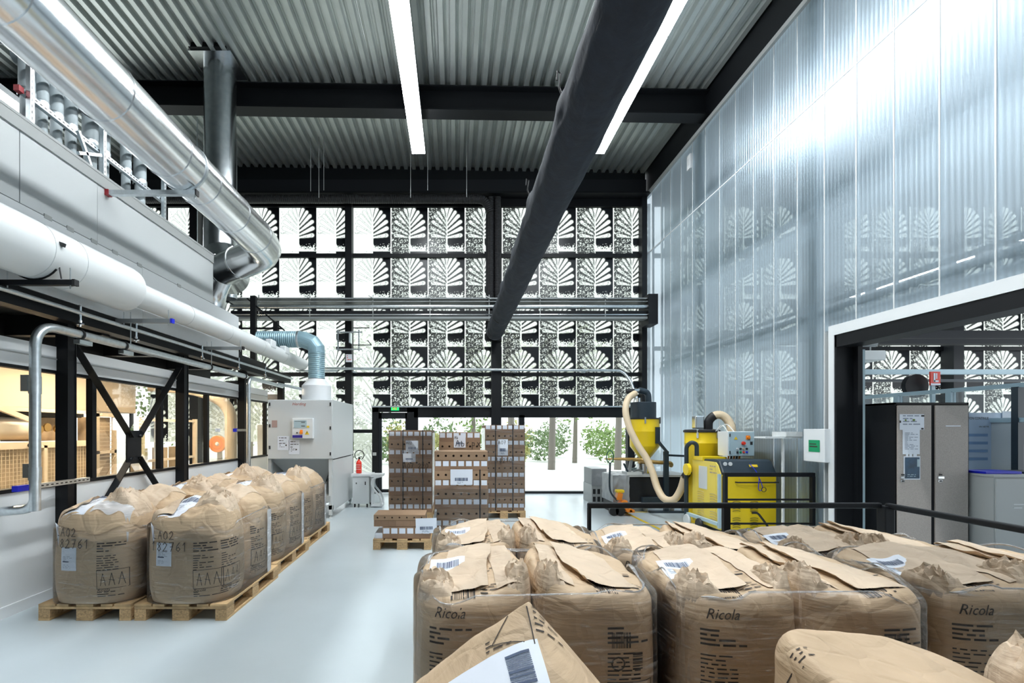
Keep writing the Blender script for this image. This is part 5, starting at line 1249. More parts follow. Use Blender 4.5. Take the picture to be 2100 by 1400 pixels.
flyer(1851, 1886, 881, 931, yk, 'paper_list', 'white text sheet in the middle of the left speckled cupboard door', M_paper, M_textgrey, 12, 2)
o, fn, w_, h_ = flyer(1853, 1887, 935, 983, yk, 'blue_poster', 'dark blue poster with white border on the left speckled cupboard door', M_paper, M_paper, 1, 3)
mb = MB(); rect_on(mb, lambda u, v: (fn(u, v)[0], yk-.006, fn(u, v)[2]), w_*.06, h_*.05, w_*.88, h_*.9); mb.build('picture', M_poster, o)
mb = MB(); f9 = lambda u, v: (fn(u, v)[0], yk-.008, fn(u, v)[2]); rect_on(mb, f9, w_*.78, h_*.55, w_*.14, h_*.32); lines_on(mb, f9, w_*.2, h_*.2, w_*.5, 2, h_*.07, h_*.02, 5); mb.build('pale_print', M_panelblue, o)
g2 = empty('grey_cupboard', (6.6, 5.9, 0), 'low grey-green cupboard to the right of the tall speckled cupboard', 'cupboard')
gx, gy_ = 6.27, 5.5
MB().box(gx, gx+1.0, gy_, gy_+.5, .06, 1.10).box(gx-.01, gx+1.01, gy_-.01, gy_+.5, 1.10, 1.125).build('carcass', M_grey, g2, bevel=.003); MB().box(gx+.02, gx+.98, gy_+.02, gy_+.5, 0, .06).build('plinth', M_slate, g2)
for a in (gx+.01, gx+.51): d_ = MB().box(a, a+.48, gy_-.016, gy_, .08, 1.08).build('door', M_grey, g2, bevel=.003); mb = MB(); mb.box(a+.2, a+.36, gy_-.019, gy_-.016, .78, .79).box(a+.2, a+.3, gy_-.019, gy_-.016, .74, .75); mb.build('print', M_offw, d_)
tag(MB().box(gx+.02, gx+.45, gy_+.1, gy_+.4, 1.126, 1.155).build('document_folder', M_bluecap, bevel=.004), 'blue folder lying on the low grey-green cupboard', 'folder')
tag(MB().box(gx+.52, gx+.95, gy_+.1, gy_+.4, 1.126, 1.15).build('document_folder', M_slate, bevel=.004), 'dark folder lying on the low grey-green cupboard', 'folder')
# planning board
a = at(1984, 962, 6.6); b = at(2087, 846, 6.6)
pb = empty('planning_board', ((a.x+b.x)/2, 6.6, a.z), 'large pale blue planning board behind the low grey-green cupboard', 'board')
MB().box(a.x-.2, b.x, 6.6, 6.62, a.z, b.z).build('board', mat('pale_blue_board', (.50, .62, .80), .4), pb)
w_, h_ = b.x-a.x, b.z-a.z; fn = lambda u, v: (a.x+u, 6.596, a.z+v)
mb = MB(); put_text(mb, 'FORMATION CONTINUE', lambda u, v: (a.x+u, 6.595, a.z+v), -.13, h_*.88, .05, w_*.60); put_text(mb, 'VN 160 ME', lambda u, v: (a.x+u, 6.595, a.z+v), w_*.22, h_*.74, .03, w_*.2); mb.build('lettering', M_ink, pb, fix=False)
mb = MB()
for i in range(4):
    for u in (0.0, w_*.56): rect_on(mb, fn, u, h_*(.16+.14*i), w_*.40, h_*.05)
mb.build('row_bar', mat('blue_row_print', (.22, .36, .62), .5), pb)
MB().box(a.x+w_*.68, b.x+.02, 6.59, 6.594, a.z+h_*.8, b.z+.02).build('small_sheet', M_paper, pb)
for xx in (a.x-.18, b.x-.02): MB().box(xx-.02, xx+.02, 6.62, 6.66, 0, b.z).build('leg', M_slate, pb)
# sign post with round black disc
sp_ = empty('sign_post', (8.0, 8.0, 0), 'red fire hose sign on a pale post with black round reel', 'sign')
c = at(1899, 790, 8.0)
MB().lathe([(0, -.03), (.2, -.03), (.205, 0), (.2, .05), (0, .05)], (c.x-.08, 8.1, c.z), 36, 'y').build('round_reel', M_black, sp_, smooth=40)
s0 = at(1906, 790, 7.95); s1 = at(1926, 762, 7.95)
MB().box((s0.x+s1.x)/2-.03, (s0.x+s1.x)/2+.03, 7.96, 8.0, 0, s0.z+.02).build('post', M_panelblue, sp_)
MB().box(s0.x, s1.x, 7.93, 7.955, s0.z, s1.z).build('sign_plate', M_red, sp_)
mb = MB(); fs_ = lambda u, v: (s0.x+u, 7.926, s0.z+v); hh = s1.z-s0.z; ww = s1.x-s0.x
stroke_on(mb, fs_, [(ww*.38, hh*.85), (ww*.38, hh*.3), (ww*.75, hh*.3)], .03); stroke_on(mb, fs_, [(ww*.6, hh*.85), (ww*.6, hh*.5)], .02); rect_on(mb, fs_, 0, 0, ww, hh*.14); mb.build('pictogram', M_paper, sp_)
# glazed office frame and rails in the far hall
of = empty('office_screen', (7.5, 7.5, 0), 'pale steel framed screen running back in the far hall', 'screen')
for z in (2.24, 1.78): MB().box(7.47, 7.53, 5.9, 9.0, z-.03, z+.03).build('rail', M_panelblue, of)
for y in (6.3, 7.15, 8.0, 8.8): MB().box(7.46, 7.54, y-.04, y+.04, 0, 2.22).build('post', M_slate if y < 7 else M_panelblue, of)
for y0_, y1_ in ((6.34, 7.11), (7.19, 7.96), (8.04, 8.76)): MB().box(7.49, 7.51, y0_, y1_, .1, 1.75).build('infill_panel', M_offw, of); MB().box(7.495, 7.505, y0_, y1_, 1.81, 2.21).build('pane', M_glass, of)
cr = empty('crane_rail', (10, 9, 2.7), 'pale blue horizontal rail crossing the far hall behind the sign post', 'rail')
MB().box(7.4, 12, 8.95, 9.05, 2.70, 2.79).build('rail', M_panelblue, cr); MB().box(7.4, 12, 9.2, 9.26, 2.58, 2.63).build('lower_rail', M_slate, cr)
for xx in (7.45, 11.9): MB().box(xx-.05, xx+.05, 8.95, 9.05, 0, 2.7).build('post', M_slate, cr)
hb_ = empty('hanging_heater', (7.9, 9, 3), 'grey box unit hanging in the far hall near the doorway corner', 'unit')
MB().box(7.6, 8.12, 8.9, 9.3, 2.96, 3.14).build('case', M_offw, hb_, bevel=.01); MB().tube([(7.75, 9.1, 3.14), (7.75, 9.1, 8.25)], .012, 6).tube([(8.0, 9.1, 3.14), (8.0, 9.1, 8.25)], .012, 6).build('rod', M_grey, hb_); MB().tube([(7.3, 9.1, 3.3), (8.1, 9.1, 3.3)], .06, 12).build('pipe', M_mgrey, hb_)
struct(MB().box(XR+.3, 15.9, 10.5, 10.7, 3.55, 3.85).box(XR+.3, 15.9, 9.6, 9.64, 3.5, 3.53).build('far_beam', M_dark))
# warm fill strips added out of sight to brighten the machine room
for i, (x, y) in enumerate(((-6.0, 5.5), (-6.0, 8.0), (-5.6, 10.3))):
    o = empty('room_fill_strip', (x, y, 2.7), 'added warm fill strip hidden under the mezzanine over the machine room, %s' % ('nearest the glazing', 'second along the glazing', 'towards the facade')[i], 'lamp', 'added fill strips of the machine room')
    MB().box(x-.1, x+.1, y-.7, y+.7, 2.7, 2.73).build('diffuser', M_warmfill, o); MB().box(x-.105, x+.105, y-.7, y+.7, 2.731, 2.80).build('housing', M_white, o); MB().tube([(x, y, 2.8), (x, y, 2.9 if y < 9 else deck_z(x))], .008, 6).build('suspension_rod', M_galv, o)
for i, y in enumerate((3.0, 7.0, 10.6)):  # fill strips added in the far hall to brighten the ribbed wall
    x = 10.0; o = empty('far_fill_strip', (x, y, 5.0), 'added fill strip brightening the ribbed wall from behind, %s' % ('nearest', 'middle one', 'by its facade')[i], 'lamp', 'added fill strips behind the ribbed wall')
    MB().box(x-.12, x+.12, y-1.4, y+1.4, 5.0, 5.03).build('diffuser', M_farfill, o); MB().box(x-.125, x+.125, y-1.4, y+1.4, 5.031, 5.1).build('housing', M_white, o)
    for yy in (y-1, y+1): MB().tube([(x, yy, 5.1), (x, yy, deck_z(x)-.004)], .008, 6).build('suspension_rod', M_galv, o)
# ------------------------------------------------------------------ machine room behind the glazed partition
pm = empty('packing_machine', (-7.2, 7.4, 0), 'cream packing machine with drum and wire guards behind the tinted glazing', 'machine')
fx = -6.55
MB().box(-8.2, fx-.05, 6.4, 8.5, 0, 1.38).build('base_cabinet', M_tan, pm)
mb = MB()
y = 6.3
while y < 8.5: mb.box(fx, fx+.006, y-.003, y+.003, .3, 1.36); y += .06
z = .3
while z < 1.37: mb.box(fx, fx+.006, 6.3, 8.5, z-.003, z+.003); z += .06
o = mb.build('wire_guard', M_cream, pm); o['kind'] = 'stuff'
MB().box(fx-.02, fx+.03, 6.25, 8.55, 1.36, 1.46).box(fx-.02, fx+.03, 7.52, 7.58, 0, 1.4).box(fx-.02, fx+.03, 8.48, 8.55, 0, 1.4).build('guard_frame', M_cream, pm)
for y in (7.25, 7.85): MB().lathe([(.03, 0), (.03, .03), (0, .03)], (fx+.03, y, 1.41), 12, 'x').build('guard_knob', M_rubber, pm)
MB().tube([(-6.9, 5.2, 1.68), (-6.9, 7.6, 1.68)], .19, 28).build('drum', mat('pale_cream_drum', (.74, .68, .58), .35), pm, smooth=40)
for y in (7.65, 7.8, 8.0, 8.2): MB().lathe([(.05, 0), (.07, .02), (.07, .05), (0, .05)], (-6.75, y, 1.66+.03*math.sin(y*9)), 12, 'x').build('valve_block', M_brass, pm)
MB().box(-7.3, -6.85, 7.6, 8.4, 1.46, 1.85).build('valve_manifold', M_tan, pm)
MB().box(-7.6, -6.6, 5.0, 8.5, 1.93, 1.99).build('canopy_edge', M_cream, pm)
MB().box(-7.5, -6.7, 5.2, 8.5, 1.86, 1.93).build('conveyor', M_rubber, pm)
MB().box(-8.5, -7.0, 5.0, 10.4, 2.0, 2.85).build('hood', mat('beige_hood', (.60, .50, .38), .45), pm, bevel=.02)
MB().bar((-6.6, 6.0, 2.25), (-6.6, 7.35, 1.80), .05, .07).bar((-6.6, 6.6, 2.28), (-6.6, 6.0, 1.95), .05, .07).build('brace', M_cream, pm)
gc = empty('guard_cabinet', (-6.5, 8.9, 0), 'cream guarded cabinet with wire doors next to the packing machine', 'cabinet')
MB().box(-6.6, -6.54, 8.66, 8.72, 0, 1.95).box(-6.6, -6.54, 9.1, 9.16, 0, 1.95).box(-6.6, -6.54, 8.66, 9.16, 1.89, 1.96).box(-6.6, -6.54, 8.66, 9.16, 1.2, 1.26).build('frame', M_cream, gc); MB().box(-6.95, -6.62, 8.72, 9.09, 0, 1.88).build('inner_unit', M_tan, gc)
mb = MB()
for i in range(22): mb.box(-6.575, -6.57, 8.72, 9.1, .3+i*.07, .31+i*.07)
o = mb.build('wire_guard', M_cream, gc); o['kind'] = 'stuff'
gf = empty('guard_posts', (-6.3, 10.4, 0), 'cream guard posts with cross rails in the far part of the machine room', 'frame'); gf.name = 'guard_fence'
for y, wd_ in ((9.55, .06), (10.05, .10), (10.9, .08), (11.5, .08)): MB().box(-6.35, -6.27, y-wd_/2, y+wd_/2, 0, 1.9).build('post', M_cream if wd_ < .09 else M_white, gf)
for z in (1.85, 1.0, .75): MB().box(-6.33, -6.29, 9.5, 11.5, z-.025, z+.025).build('rail', M_cream, gf)
for y in (9.9, 10.6, 11.2): MB().box(-6.7, -6.5, y-.12, y+.12, 0, 1.25).build('drive_unit', M_tan, gf)
hr = empty('hose_reel', (-5.6, 11.3, 1.0), 'round orange-red hose reel seen through the glazing near the far end', 'reel')
c = at(447, 910, 11.3)
MB().lathe([(.05, -.05), (.19, -.05), (.20, -.04), (.20, .03), (.19, .04), (0, .04)], (c.x, 11.3, c.z), 36, 'y').build('disc', M_orange, hr, smooth=40)
MB().lathe([(0, -.07), (.035, -.07), (.045, -.05), (.05, -.048)], (c.x, 11.3, c.z), 20, 'y').build('hub', M_white, hr, smooth=40)
MB().lathe([(.12, -.054), (.125, -.052), (.12, -.05)], (c.x, 11.3, c.z), 30, 'y').build('groove', M_red, hr)
MB().box(c.x-.05, c.x+.05, 11.36, 11.42, 0, c.z+.1).build('stand', M_grey, hr)
bp_ = empty('bent_exhaust', (-5.2, 10.9, .5), 'fat cream bent pipe rising behind the glazing beside the orange reel', 'pipe')
MB().tube(fillet([(-5.15, 10.9, .0), (-5.15, 10.9, 2.2), (-5.7, 10.6, 2.55), (-6.6, 10.2, 2.6)], .5, 6), .13, 22).build('pipe', M_cream, bp_, smooth=40)
mb = MB()
for z in (1.5, 1.9, 1.1): ring(mb, (-5.15, 10.9, z), (0, 0, 1), .13, .03)
mb.build('joint_band', M_tan, bp_)
gb = empty('grey_switch_cabinet', (-4.2, 10.4, .9), 'grey switch cabinet between the last column and the filter unit', 'cabinet')
MB().box(-4.25, -3.85, 10.2, 10.4, .0, 1.75).build('case', M_offw, gb); 
for z in (1.3, 1.42, 1.54): MB().box(-4.12, -4.06, 10.19, 10.2, z, z+.05).build('switch', M_rubber, gb)
# ------------------------------------------------------------------ paper sacks, labels and film
def selip(a, w_, d_, n=3.6):
    c, s = math.cos(a), math.sin(a)
    k = (abs(c)**n+abs(s)**n)**(-1/n)
    return c*k*w_/2, s*k*d_/2
def crumple(p, s):
    v = 0.
    for f_, a_ in ((2.1, 1.0), (4.7, .6), (9.5, .36)):
        v += a_*(1-2.2*abs(noise.noise(Vector((p[0]*f_+s, p[1]*f_+s*1.7, p[2]*f_*.55-s)))))
    return v
class Sack:
    pass
def sack(name, x, y, z0, w_, d_, h_, seed, label, group, topf, sh=.10, cr=.012, crs=.006, nth=112, rz=0., bulge=.02, m=None, n=3.6):
    """paper sack; topf(u, v) gives the height added to h_ over the top, u and v in -1..1"""
    root = empty(name, (x, y, z0), label, 'sack', group, rz)
    vs, fs = [], []; rings = []
    ca, sa = math.cos(rz), math.sin(rz)
    ns = 30; nt_r = 46
    def pt(a, k, z):
        ex, ey = selip(a, w_*k, d_*k, n); return ex, ey, z
    def place(ex, ey, z): return Vector((ex, ey, z))
    for i in range(ns+1):
        t = i/ns; row = []
        for j in range(nth):
            a = 2*math.pi*j/nth
            ex, ey = selip(a, w_, d_, n)
            zt = h_-sh+.6*topf(ex/(w_/2)*.96, ey/(d_/2)*.96); z = zt*t
            k = .955+bulge*2*math.sin(math.pi*min(1, t*1.05))**.8+.03*min(1, t*6)
            px, py = ex*k, ey*k
            c = crumple((px, py, z), seed)*crs*(.4+.9*t*t)
            nrm = Vector((ex/(w_*w_), ey/(d_*d_), 0)).normalized()
            row.append((px+nrm.x*c, py+nrm.y*c, z))
        rings.append(row)
    kk = rings[-1]
    for i in range(1, nt_r+1):
        t = i/nt_r; row = []
        ang = min(1., t/.16)*math.pi/2
        rr = 1-(t**1.0) if t > .16 else None
        for j in range(nth):
            a = 2*math.pi*j/nth; ex, ey = selip(a, w_, d_, n); bx_, by_, bz = kk[j]
            f_ = 1-.16*(1-math.cos(ang))*.9 if t <= .16 else (1-.144)*(1-(t-.16)/.84)
            px, py = bx_*f_, by_*f_
            zfull = h_+topf(px/(w_/2), py/(d_/2))
            z = bz+(zfull-bz)*math.sin(ang)
            z += crumple((px+3, py, z), seed+11)*cr*math.sin(ang)
            row.append((px, py, z))
        rings.append(row)
    for row in rings: vs += row
    R_ = len(rings)
    for i in range(R_-1):
        for j in range(nth): j2 = (j+1) % nth; fs.append((i*nth+j, i*nth+j2, (i+1)*nth+j2, (i+1)*nth+j))
    fs.append(tuple(range(nth-1, -1, -1)))
    mb = MB(); mb.v = vs; mb.f = fs
    o = mb.build('paper_body', m or M_kraft, root, world=False, smooth=55)
    s = Sack(); s.root = root; s.w, s.d, s.h, s.z0, s.x, s.y = w_, d_, h_, z0, x, y
    s.bvh = BVHTree.FromPolygons([Vector(v) for v in vs], fs)
    s.topf = topf; s.seed = seed
    return s
def on_sack(s, origin, u, v, direc, off=.002):
    """project flat (a, b) coordinates onto the sack along direc (all in the sack's own frame)"""
    origin, u, v, direc = Vector(origin), Vector(u).normalized(), Vector(v).normalized(), Vector(direc).normalized()
    def fn(a, b, extra=0.):
        p = origin+u*a+v*b-direc*1.5
        hit, nrm, idx, dist = s.bvh.ray_cast(p, direc)
        if hit is None: return p+direc*1.5
        return hit-direc*(off+extra)
    return fn
def a4(s, origin, u, v, direc, w_, h_, seed, bar='top', name='label_sheet', curl=.0, m=None):
    fn = on_sack(s, origin, u, v, direc, .004)
    def sh(a, b):
        p = fn(a*w_, b*h_)
        return p+Vector((0, 0, curl*max(0, b-.6)*2.5))
    o = MB().grid(sh, 12, 14).build(name, m or M_paper, s.root, world=False, smooth=180, fix=False)
    f2 = on_sack(s, origin, u, v, direc, .0065)
    def f2c(a, b): return f2(a, b)+Vector((0, 0, curl*max(0, b/h_-.6)*2.5))
    mb = MB()
    if bar == 'top': barcode_on(mb, f2c, w_*.18, h_*.72, w_*.66, h_*.17, seed, n=26)
    elif bar == 'side': barcode_on(mb, f2c, w_*.62, h_*.06, w_*.26, h_*.86, seed, True, n=26)
    else: rect_on(mb, f2c, w_*.12, h_*.36, w_*.42, h_*.05, 4, 1)
    mb.build('barcode', M_barcode, o, world=False, fix=False)
    mb = MB(); lines_on(mb, f2c, w_*.14, h_*.60, w_*.6, 4, h_*.06, h_*.018, seed); lines_on(mb, f2c, w_*.14, h_*.24, w_*.5, 3, h_*.06, h_*.014, seed+1)
    mb.build('text_lines', M_textgrey, o, world=False, fix=False)
    return o
def print_side(s, x_off, side, seed, brand=True, scale=1.):
    """dark printed block on one face: script name, text lines, drawing box, barcode"""
    w2, d2 = s.w/2, s.d/2
    if side == 'front': org, u, dr = (x_off, 0, 0), (1, 0, 0), (0, 1, 0)
    elif side == 'right': org, u, dr = (0, x_off, 0), (0, 1, 0), (-1, 0, 0)
    else: org, u, dr = (0, -x_off, 0), (0, -1, 0), (1, 0, 0)
    fn = on_sack(s, org, u, (0, 0, 1), dr, .003)
    H_ = s.h; mb = MB(); k = scale
    lines_on(mb, fn, 0, H_*.78, .20*k, 4, .022, .010, seed); lines_on(mb, fn, 0, H_*.62, .16*k, 7, .020, .007, seed+1)
    if brand: put_text(mb, 'Ricola', fn, .02, H_*.86, .07*k, .15*k, shear=.35)
    for (a, b) in (((0, H_*.20), (.22*k, H_*.20)), ((.22*k, H_*.20), (.22*k, H_*.44)), ((.22*k, H_*.44), (0, H_*.44)), ((0, H_*.44), (0, H_*.20))): stroke_on(mb, fn, [a, b], .004)
    for i in range(3):
        q = .03+.065*i; stroke_on(mb, fn, [(q*k, H_*.24), (q*k+.02*k, H_*.40), (q*k+.04*k, H_*.24)], .004); stroke_on(mb, fn, [(q*k, H_*.32), (q*k+.04*k, H_*.30)], .004)
    lines_on(mb, fn, .0, H_*.15, .22*k, 3, .018, .007, seed+3)
    put_text(mb, 'Ricola', fn, .0, H_*.165, .04*k, .10*k, shear=.35)
    if side == 'front' and not brand and scale == 1.:
        barcode_on(mb, fn, .02, H_*.66, .10, H_*.10, seed+9, n=14); stroke_on(mb, fn, [(.05+.03*math.cos(a*.524), H_*.56+.03*math.sin(a*.524)) for a in range(13)], .007); barcode_on(mb, fn, .12, H_*.52, .05, H_*.12, seed+8, True, n=9)
    return mb.build('side_print', M_ink, s.root, world=False, fix=False)
def print_top(s, x0, y0, seed, w_=.24, h_=.30):
    fn = on_sack(s, (0, 0, 0), (1, 0, 0), (0, 1, 0), (0, 0, -1), .004)
    mb = MB(); barcode_on(mb, fn, x0, y0, w_*.5, h_*.5, seed, n=14); lines_on(mb, fn, x0, y0+h_*.9, w_, 3, .03, .009, seed); lines_on(mb, fn, x0+w_*.6, y0+h_*.4, w_*.4, 5, .025, .007, seed+2)
    return mb.build('top_print', M_ink, s.root, world=False, fix=False)
def flap(s, edge, depth, lift, seed, side=1, name='folded_flap', m=None, v0=-.80, v1=.82):
    """folded paper lying on the top: free edge along y at x=edge(v), running to side*depth"""
    fn = on_sack(s, (0, 0, 0), (1, 0, 0), (0, 1, 0), (0, 0, -1), .003)
    d2 = s.d/2
    def f_(a, b):
        yy = (v0+(v1-v0)*b)*d2
        xx = edge(b)+side*depth*a
        p = fn(xx, yy)
        l = lift*(1-a)**1.6*(.65+.5*noise.noise(Vector((b*3.1, seed, 0))))
        endl = .5+.5*math.sin(math.pi*min(1, max(0, b)))
        wob = .006*noise.noise(Vector((a*5, b*6, seed)))
        return p+Vector((side*-.008*math.sin(b*7+seed)*(1-a), 0, l*(.55+.45*endl)+.003+wob*(1-a)))
    def under(a, b):
        p = f_(0, b); base = fn(edge(b)+side*.045, (v0+(v1-v0)*b)*d2)
        q = p+(base-p)*a; q.x += side*.0; return q-Vector((0, 0, .004*math.sin(a*3.14)))
    mb = MB().grid(f_, 16, 30)
    mb.grid(under, 4, 30)
    return mb.build(name, m or M_kraftd, s.root, world=False, smooth=50, fix=False)
def tuck(s, x0, y0, sx, sy, hh, seed, name='crumpled_fold'):
    """a pinched, crumpled lump of paper"""
    fn = on_sack(s, (x0, y0, 0), (1, 0, 0), (0, 1, 0), (0, 0, -1), .0)
    def f_(a, b):
        u, v = a*2-1, b*2-1; e = max(0, 1-u*u)**.6*max(0, 1-v*v)**.6
        p = fn(u*sx/2, v*sy/2); k = crumple((u*.5, v*.5, seed*.3), seed)
        return p+Vector((.03*e*noise.noise(Vector((u*2, v*2, seed))), .03*e*noise.noise(Vector((u*2+9, v*2, seed))), hh*e*(.42+.75*crumple((u*1.1, v*1.1, seed*.3), seed))-.004))
    return MB().grid(f_, 18, 18).build(name, m_flap, s.root, world=False, smooth=40, fix=False)
m_flap = M_kraftd
def wrap(x, y, w_, d_, z0, zf, zb, seed, label, group, m=None, rz=0., lip=.07, n=4.2, part2=None, sepx=0., sepy=0.):
    """stretch film round a pair of sacks, its upper edge pulled in over the shoulders"""
    o = empty('stretch_film', (x, y, z0), label, 'film', group, rz)
    nth, nv = 120, 20
    def f_(a, b):
        an = 2*math.pi*a; ex, ey = selip(an, w_-(sepx), d_-(sepy), n); ex += math.copysign(sepx/2, math.cos(an)+1e-9); ey += math.copysign(sepy/2, math.sin(an)+1e-9)
        zt = zf+(zb-zf)*(ey/d_+.5)+.055*noise.noise(Vector((math.cos(an)*2, math.sin(an)*2, seed)))+.025*math.sin(an*5+seed)
        k = 1.0
        if b < .8: z = zt*b/.8
        else:
            q = (b-.8)/.2; z = zt+lip*.45*math.sin(q*1.57); k = 1-(.14*(1-math.cos(q*1.57)))*(.7+.6*noise.noise(Vector((an, seed, 3))))
        c = .006*noise.noise(Vector((ex*5, ey*5, z*9+seed)))
        return (ex*k*(1+c), ey*k*(1+c), z)
    MB().grid(f_, nth, nv).build('film_sleeve', m or M_film, o, world=False, smooth=180, fix=False)
    # the rolled upper rim, whitened to stand in for its highlight
    rim = [Vector(f_(i/80, .985)) for i in range(81)]
    MB().tube(rim, [.003+.011*abs(noise.noise(Vector((i*.2, seed, 0)))) for i in range(81)], 6).build('film_rim', M_filmedge, o, world=False, smooth=60)
    if part2:
        a0, a1, b1 = part2
        MB().grid(lambda a, b: Vector(f_(a0+(a1-a0)*a, b*b1))*1.004, 40, 14).build('film_band', M_filmw, o, world=False, smooth=180, fix=False)
    return o

# ---- left rows: three pallets deep, two rows
def dome(h_front, h_mid, cx_=0., tilt=0.):
    def f_(u, v): return h_mid*max(0, 1-.75*u*u)*max(0, 1-.5*(v-.2)**2)+tilt*u+(.018*math.sin(3.1*u+2*v))
    return f_
LZ = .146
def left_pallet(px, y0, rz, rowname, which, seed, first=False):
    pname = 'pallet of the %s, %s from the camera' % (rowname, which)
    pallet(px, y0+.6, rz, pname, 'pallets of the left sack rows')
    for i, (dy, pos) in enumerate(((.295, 'near'), (.905, 'rear'))):
        hb_ = random.Random(seed*10+i).uniform(-.02, .03)
        s = sack('paper_sack', px, y0+dy, LZ, .725, .61, .66+hb_, seed*3+i, 'kraft paper sack in the %s, %s pallet, %s sack' % (rowname, which, pos), 'kraft sacks in the left rows', dome(0, .18, 0), sh=.10, cr=.036, crs=.006, rz=rz, n=2.8)
        if i == 0:
            a4(s, (-.27, -.272, .70), (1, 0, 0), (.30, 1, 0), (0, .02, -1), .25, .34, seed)
            tuck(s, .18, .0, .32, .28, .075, seed+2.3)
            if first and rowname.startswith('wall'):
                fp_ = on_sack(s, (0, 0, 0), (1, .15, 0), (0, 1, 0), (0, 0, -1), .012)
                MB().grid(lambda a, b: fp_(.02+.30*a, -.27+.15*b+.02*math.sin(a*9)), 16, 10).build('film_fold', M_filmw, s.root, world=False, smooth=180, fix=False)
            if first:
                a4(s, (-.20 if rowname.startswith('wall') else -.21, 0, .29 if rowname.startswith('wall') else .33), (1, 0, 0), (0, 0, 1), (0, 1, 0), .145, .20, seed, bar='low')
                fn = on_sack(s, (0, 0, 0), (1, 0, 0), (0, 0, 1), (0, 1, 0), .0085); mb = MB()
                x0 = -.265 if rowname.startswith('wall') else -.25; z0 = .585 if rowname.startswith('wall') else .56
                handwrite(mb, fn, 'LAO2', x0, z0, .07, .006); handwrite(mb, fn, '182761', x0-.01, z0-.10, .075, .006); mb.build('handwriting', M_ink, s.root, world=False, fix=False)
            print_side(s, .12, 'front', seed, brand=False, scale=.95)
        else:
            flap(s, lambda b: -.02+.05*b, .22, .05, seed+.7, 1)
        if not rowname.startswith('wall'):
            print_side(s, -.22, 'right', seed+5+i, brand=False)
        flap(s, lambda b: -.10-.08*b, .2, .035, seed+.2, -1)
    wrap(px, y0+.6, .785, 1.255, LZ, .62, .64, seed, 'clear stretch film round the sacks of the %s, %s pallet' % (rowname, which), 'stretch film on the left rows', rz=rz, n=2.8, sepy=.61, part2=(-.0, .19, .80))
ROT = R(1.4)
for i, (ya, which) in enumerate(((4.09, 'first'), (5.32, 'second'), (6.55, 'third'))):
    left_pallet(-2.37-.035*i, ya, 0, 'aisle row', which, 1+i, i == 0)
for i, (ya, which) in enumerate(((4.09, 'first'), (5.34, 'second'), (6.58, 'third'))):
    left_pallet(-3.20, ya, 0, 'wall row', which, 5+i, i == 0)

# ---- right rows in the foreground
def plane_top(side, hi, lo, step=0., v_slope=0.):
    """high near the pair's middle, falling to the outer side"""
    def f_(u, v):
        k = min(1, max(0, (u*side+1)/2))                 # 0 at the inner edge, 1 outside
        return hi*(1-k)**.9+lo*k+.02*math.sin(2.2*v+3*u)*.5+v_slope*v-.05*max(0, abs(v)-.75)
    return f_
def right_pallet(xc, yc, names, seed, rowlab, hbase=.72, film=True, w_=.585, rz=0., labelled=True, depth=.78):
    pallet(xc, yc, R(90)+rz, 'pallet under %s' % rowlab, 'pallets of the foreground sacks')
    out = []
    for i, sd in enumerate((-1, 1)):
        s = sack('paper_sack', xc+sd*(w_/2+.006)*math.cos(rz), yc+sd*(w_/2+.006)*math.sin(rz), LZ, w_, depth, hbase+.01*i, seed*5+i*2, names[i], 'kraft sacks in the foreground', plane_top(sd, .03, -.015, v_slope=.015), sh=.07, cr=.019, crs=.006, nth=132, rz=rz, bulge=.012, n=4.2)
        rr = random.Random(seed*7+i)
        flap(s, (lambda b, q=rr.uniform(-.03, .03), sd=sd: -sd*.11+q+sd*.06*(1-b)), .25, .042, seed+i*1.3, sd)
        flap(s, (lambda b, q=rr.uniform(-.02, .02), sd=sd: -sd*.24+q+sd*.02*b), .12, .04, seed+i*2.3+.5, sd, name='folded_flap')
        print_side(s, -.22 if i == 0 else .02, 'front', seed+i, brand=(i == 0))
        print_top(s, -.02 if i else -.12, -.36, seed+i+3)
        if i == 0 and labelled: a4(s, (-.27, -.19, .76), (1, .0, 0), (.10, 1, 0), (.30, .0, -1), .20, .29, seed, curl=.02)
        tuck(s, sd*-.22, -.22, .13, .22, .055, seed+i+.9)
        if i == 0: tuck(s, -.20, -.24, .2, .2, .06, seed+4.4)
        out.append(s)
    if film: wrap(xc, yc, w_*2+.06, depth+.05, LZ, hbase-.03, hbase+.0, seed, 'clear stretch film round %s' % rowlab, 'stretch film on the foreground pallets', rz=rz, sepx=w_)
    return out
F2, F1, F0 = 2.62, 3.63, 1.60
right_pallet(.40, 2.62, ('kraft sack, front film-wrapped pair nearest the aisle, left one', 'kraft sack, front film-wrapped pair nearest the aisle, right one'), 21, 'the front film-wrapped sack pair nearest the aisle')
right_pallet(1.68, 2.60, ('kraft sack, middle pair of the front row, left one with blue label', 'kraft sack, middle pair of the front row, right one with folded flaps'), 22, 'the middle sack pair of the front row')
right_pallet(2.93, 2.66, ('kraft sack at the right end of the front row, left of its pair', 'kraft sack at the far right end of the front row, cut by the frame'), 23, 'the right-hand sack pair of the front row')
right_pallet(.45, 3.62, ('kraft sack, rear pair nearest the aisle, left one under a white label', 'kraft sack, rear pair nearest the aisle, right one'), 24, 'the rear sack pair nearest the aisle', hbase=.69)
right_pallet(1.66, 3.62, ('kraft sack, middle pair of the rear row by the railing, left one', 'kraft sack, middle pair of the rear row by the railing, right one'), 25, 'the middle sack pair of the rear row', hbase=.65)
right_pallet(2.90, 3.58, ('kraft sack, right-hand pair of the rear row, left one with barcode sheet', 'kraft sack, right-hand pair of the rear row, right one below the rail corner'), 26, 'the right-hand sack pair of the rear row', hbase=.65)
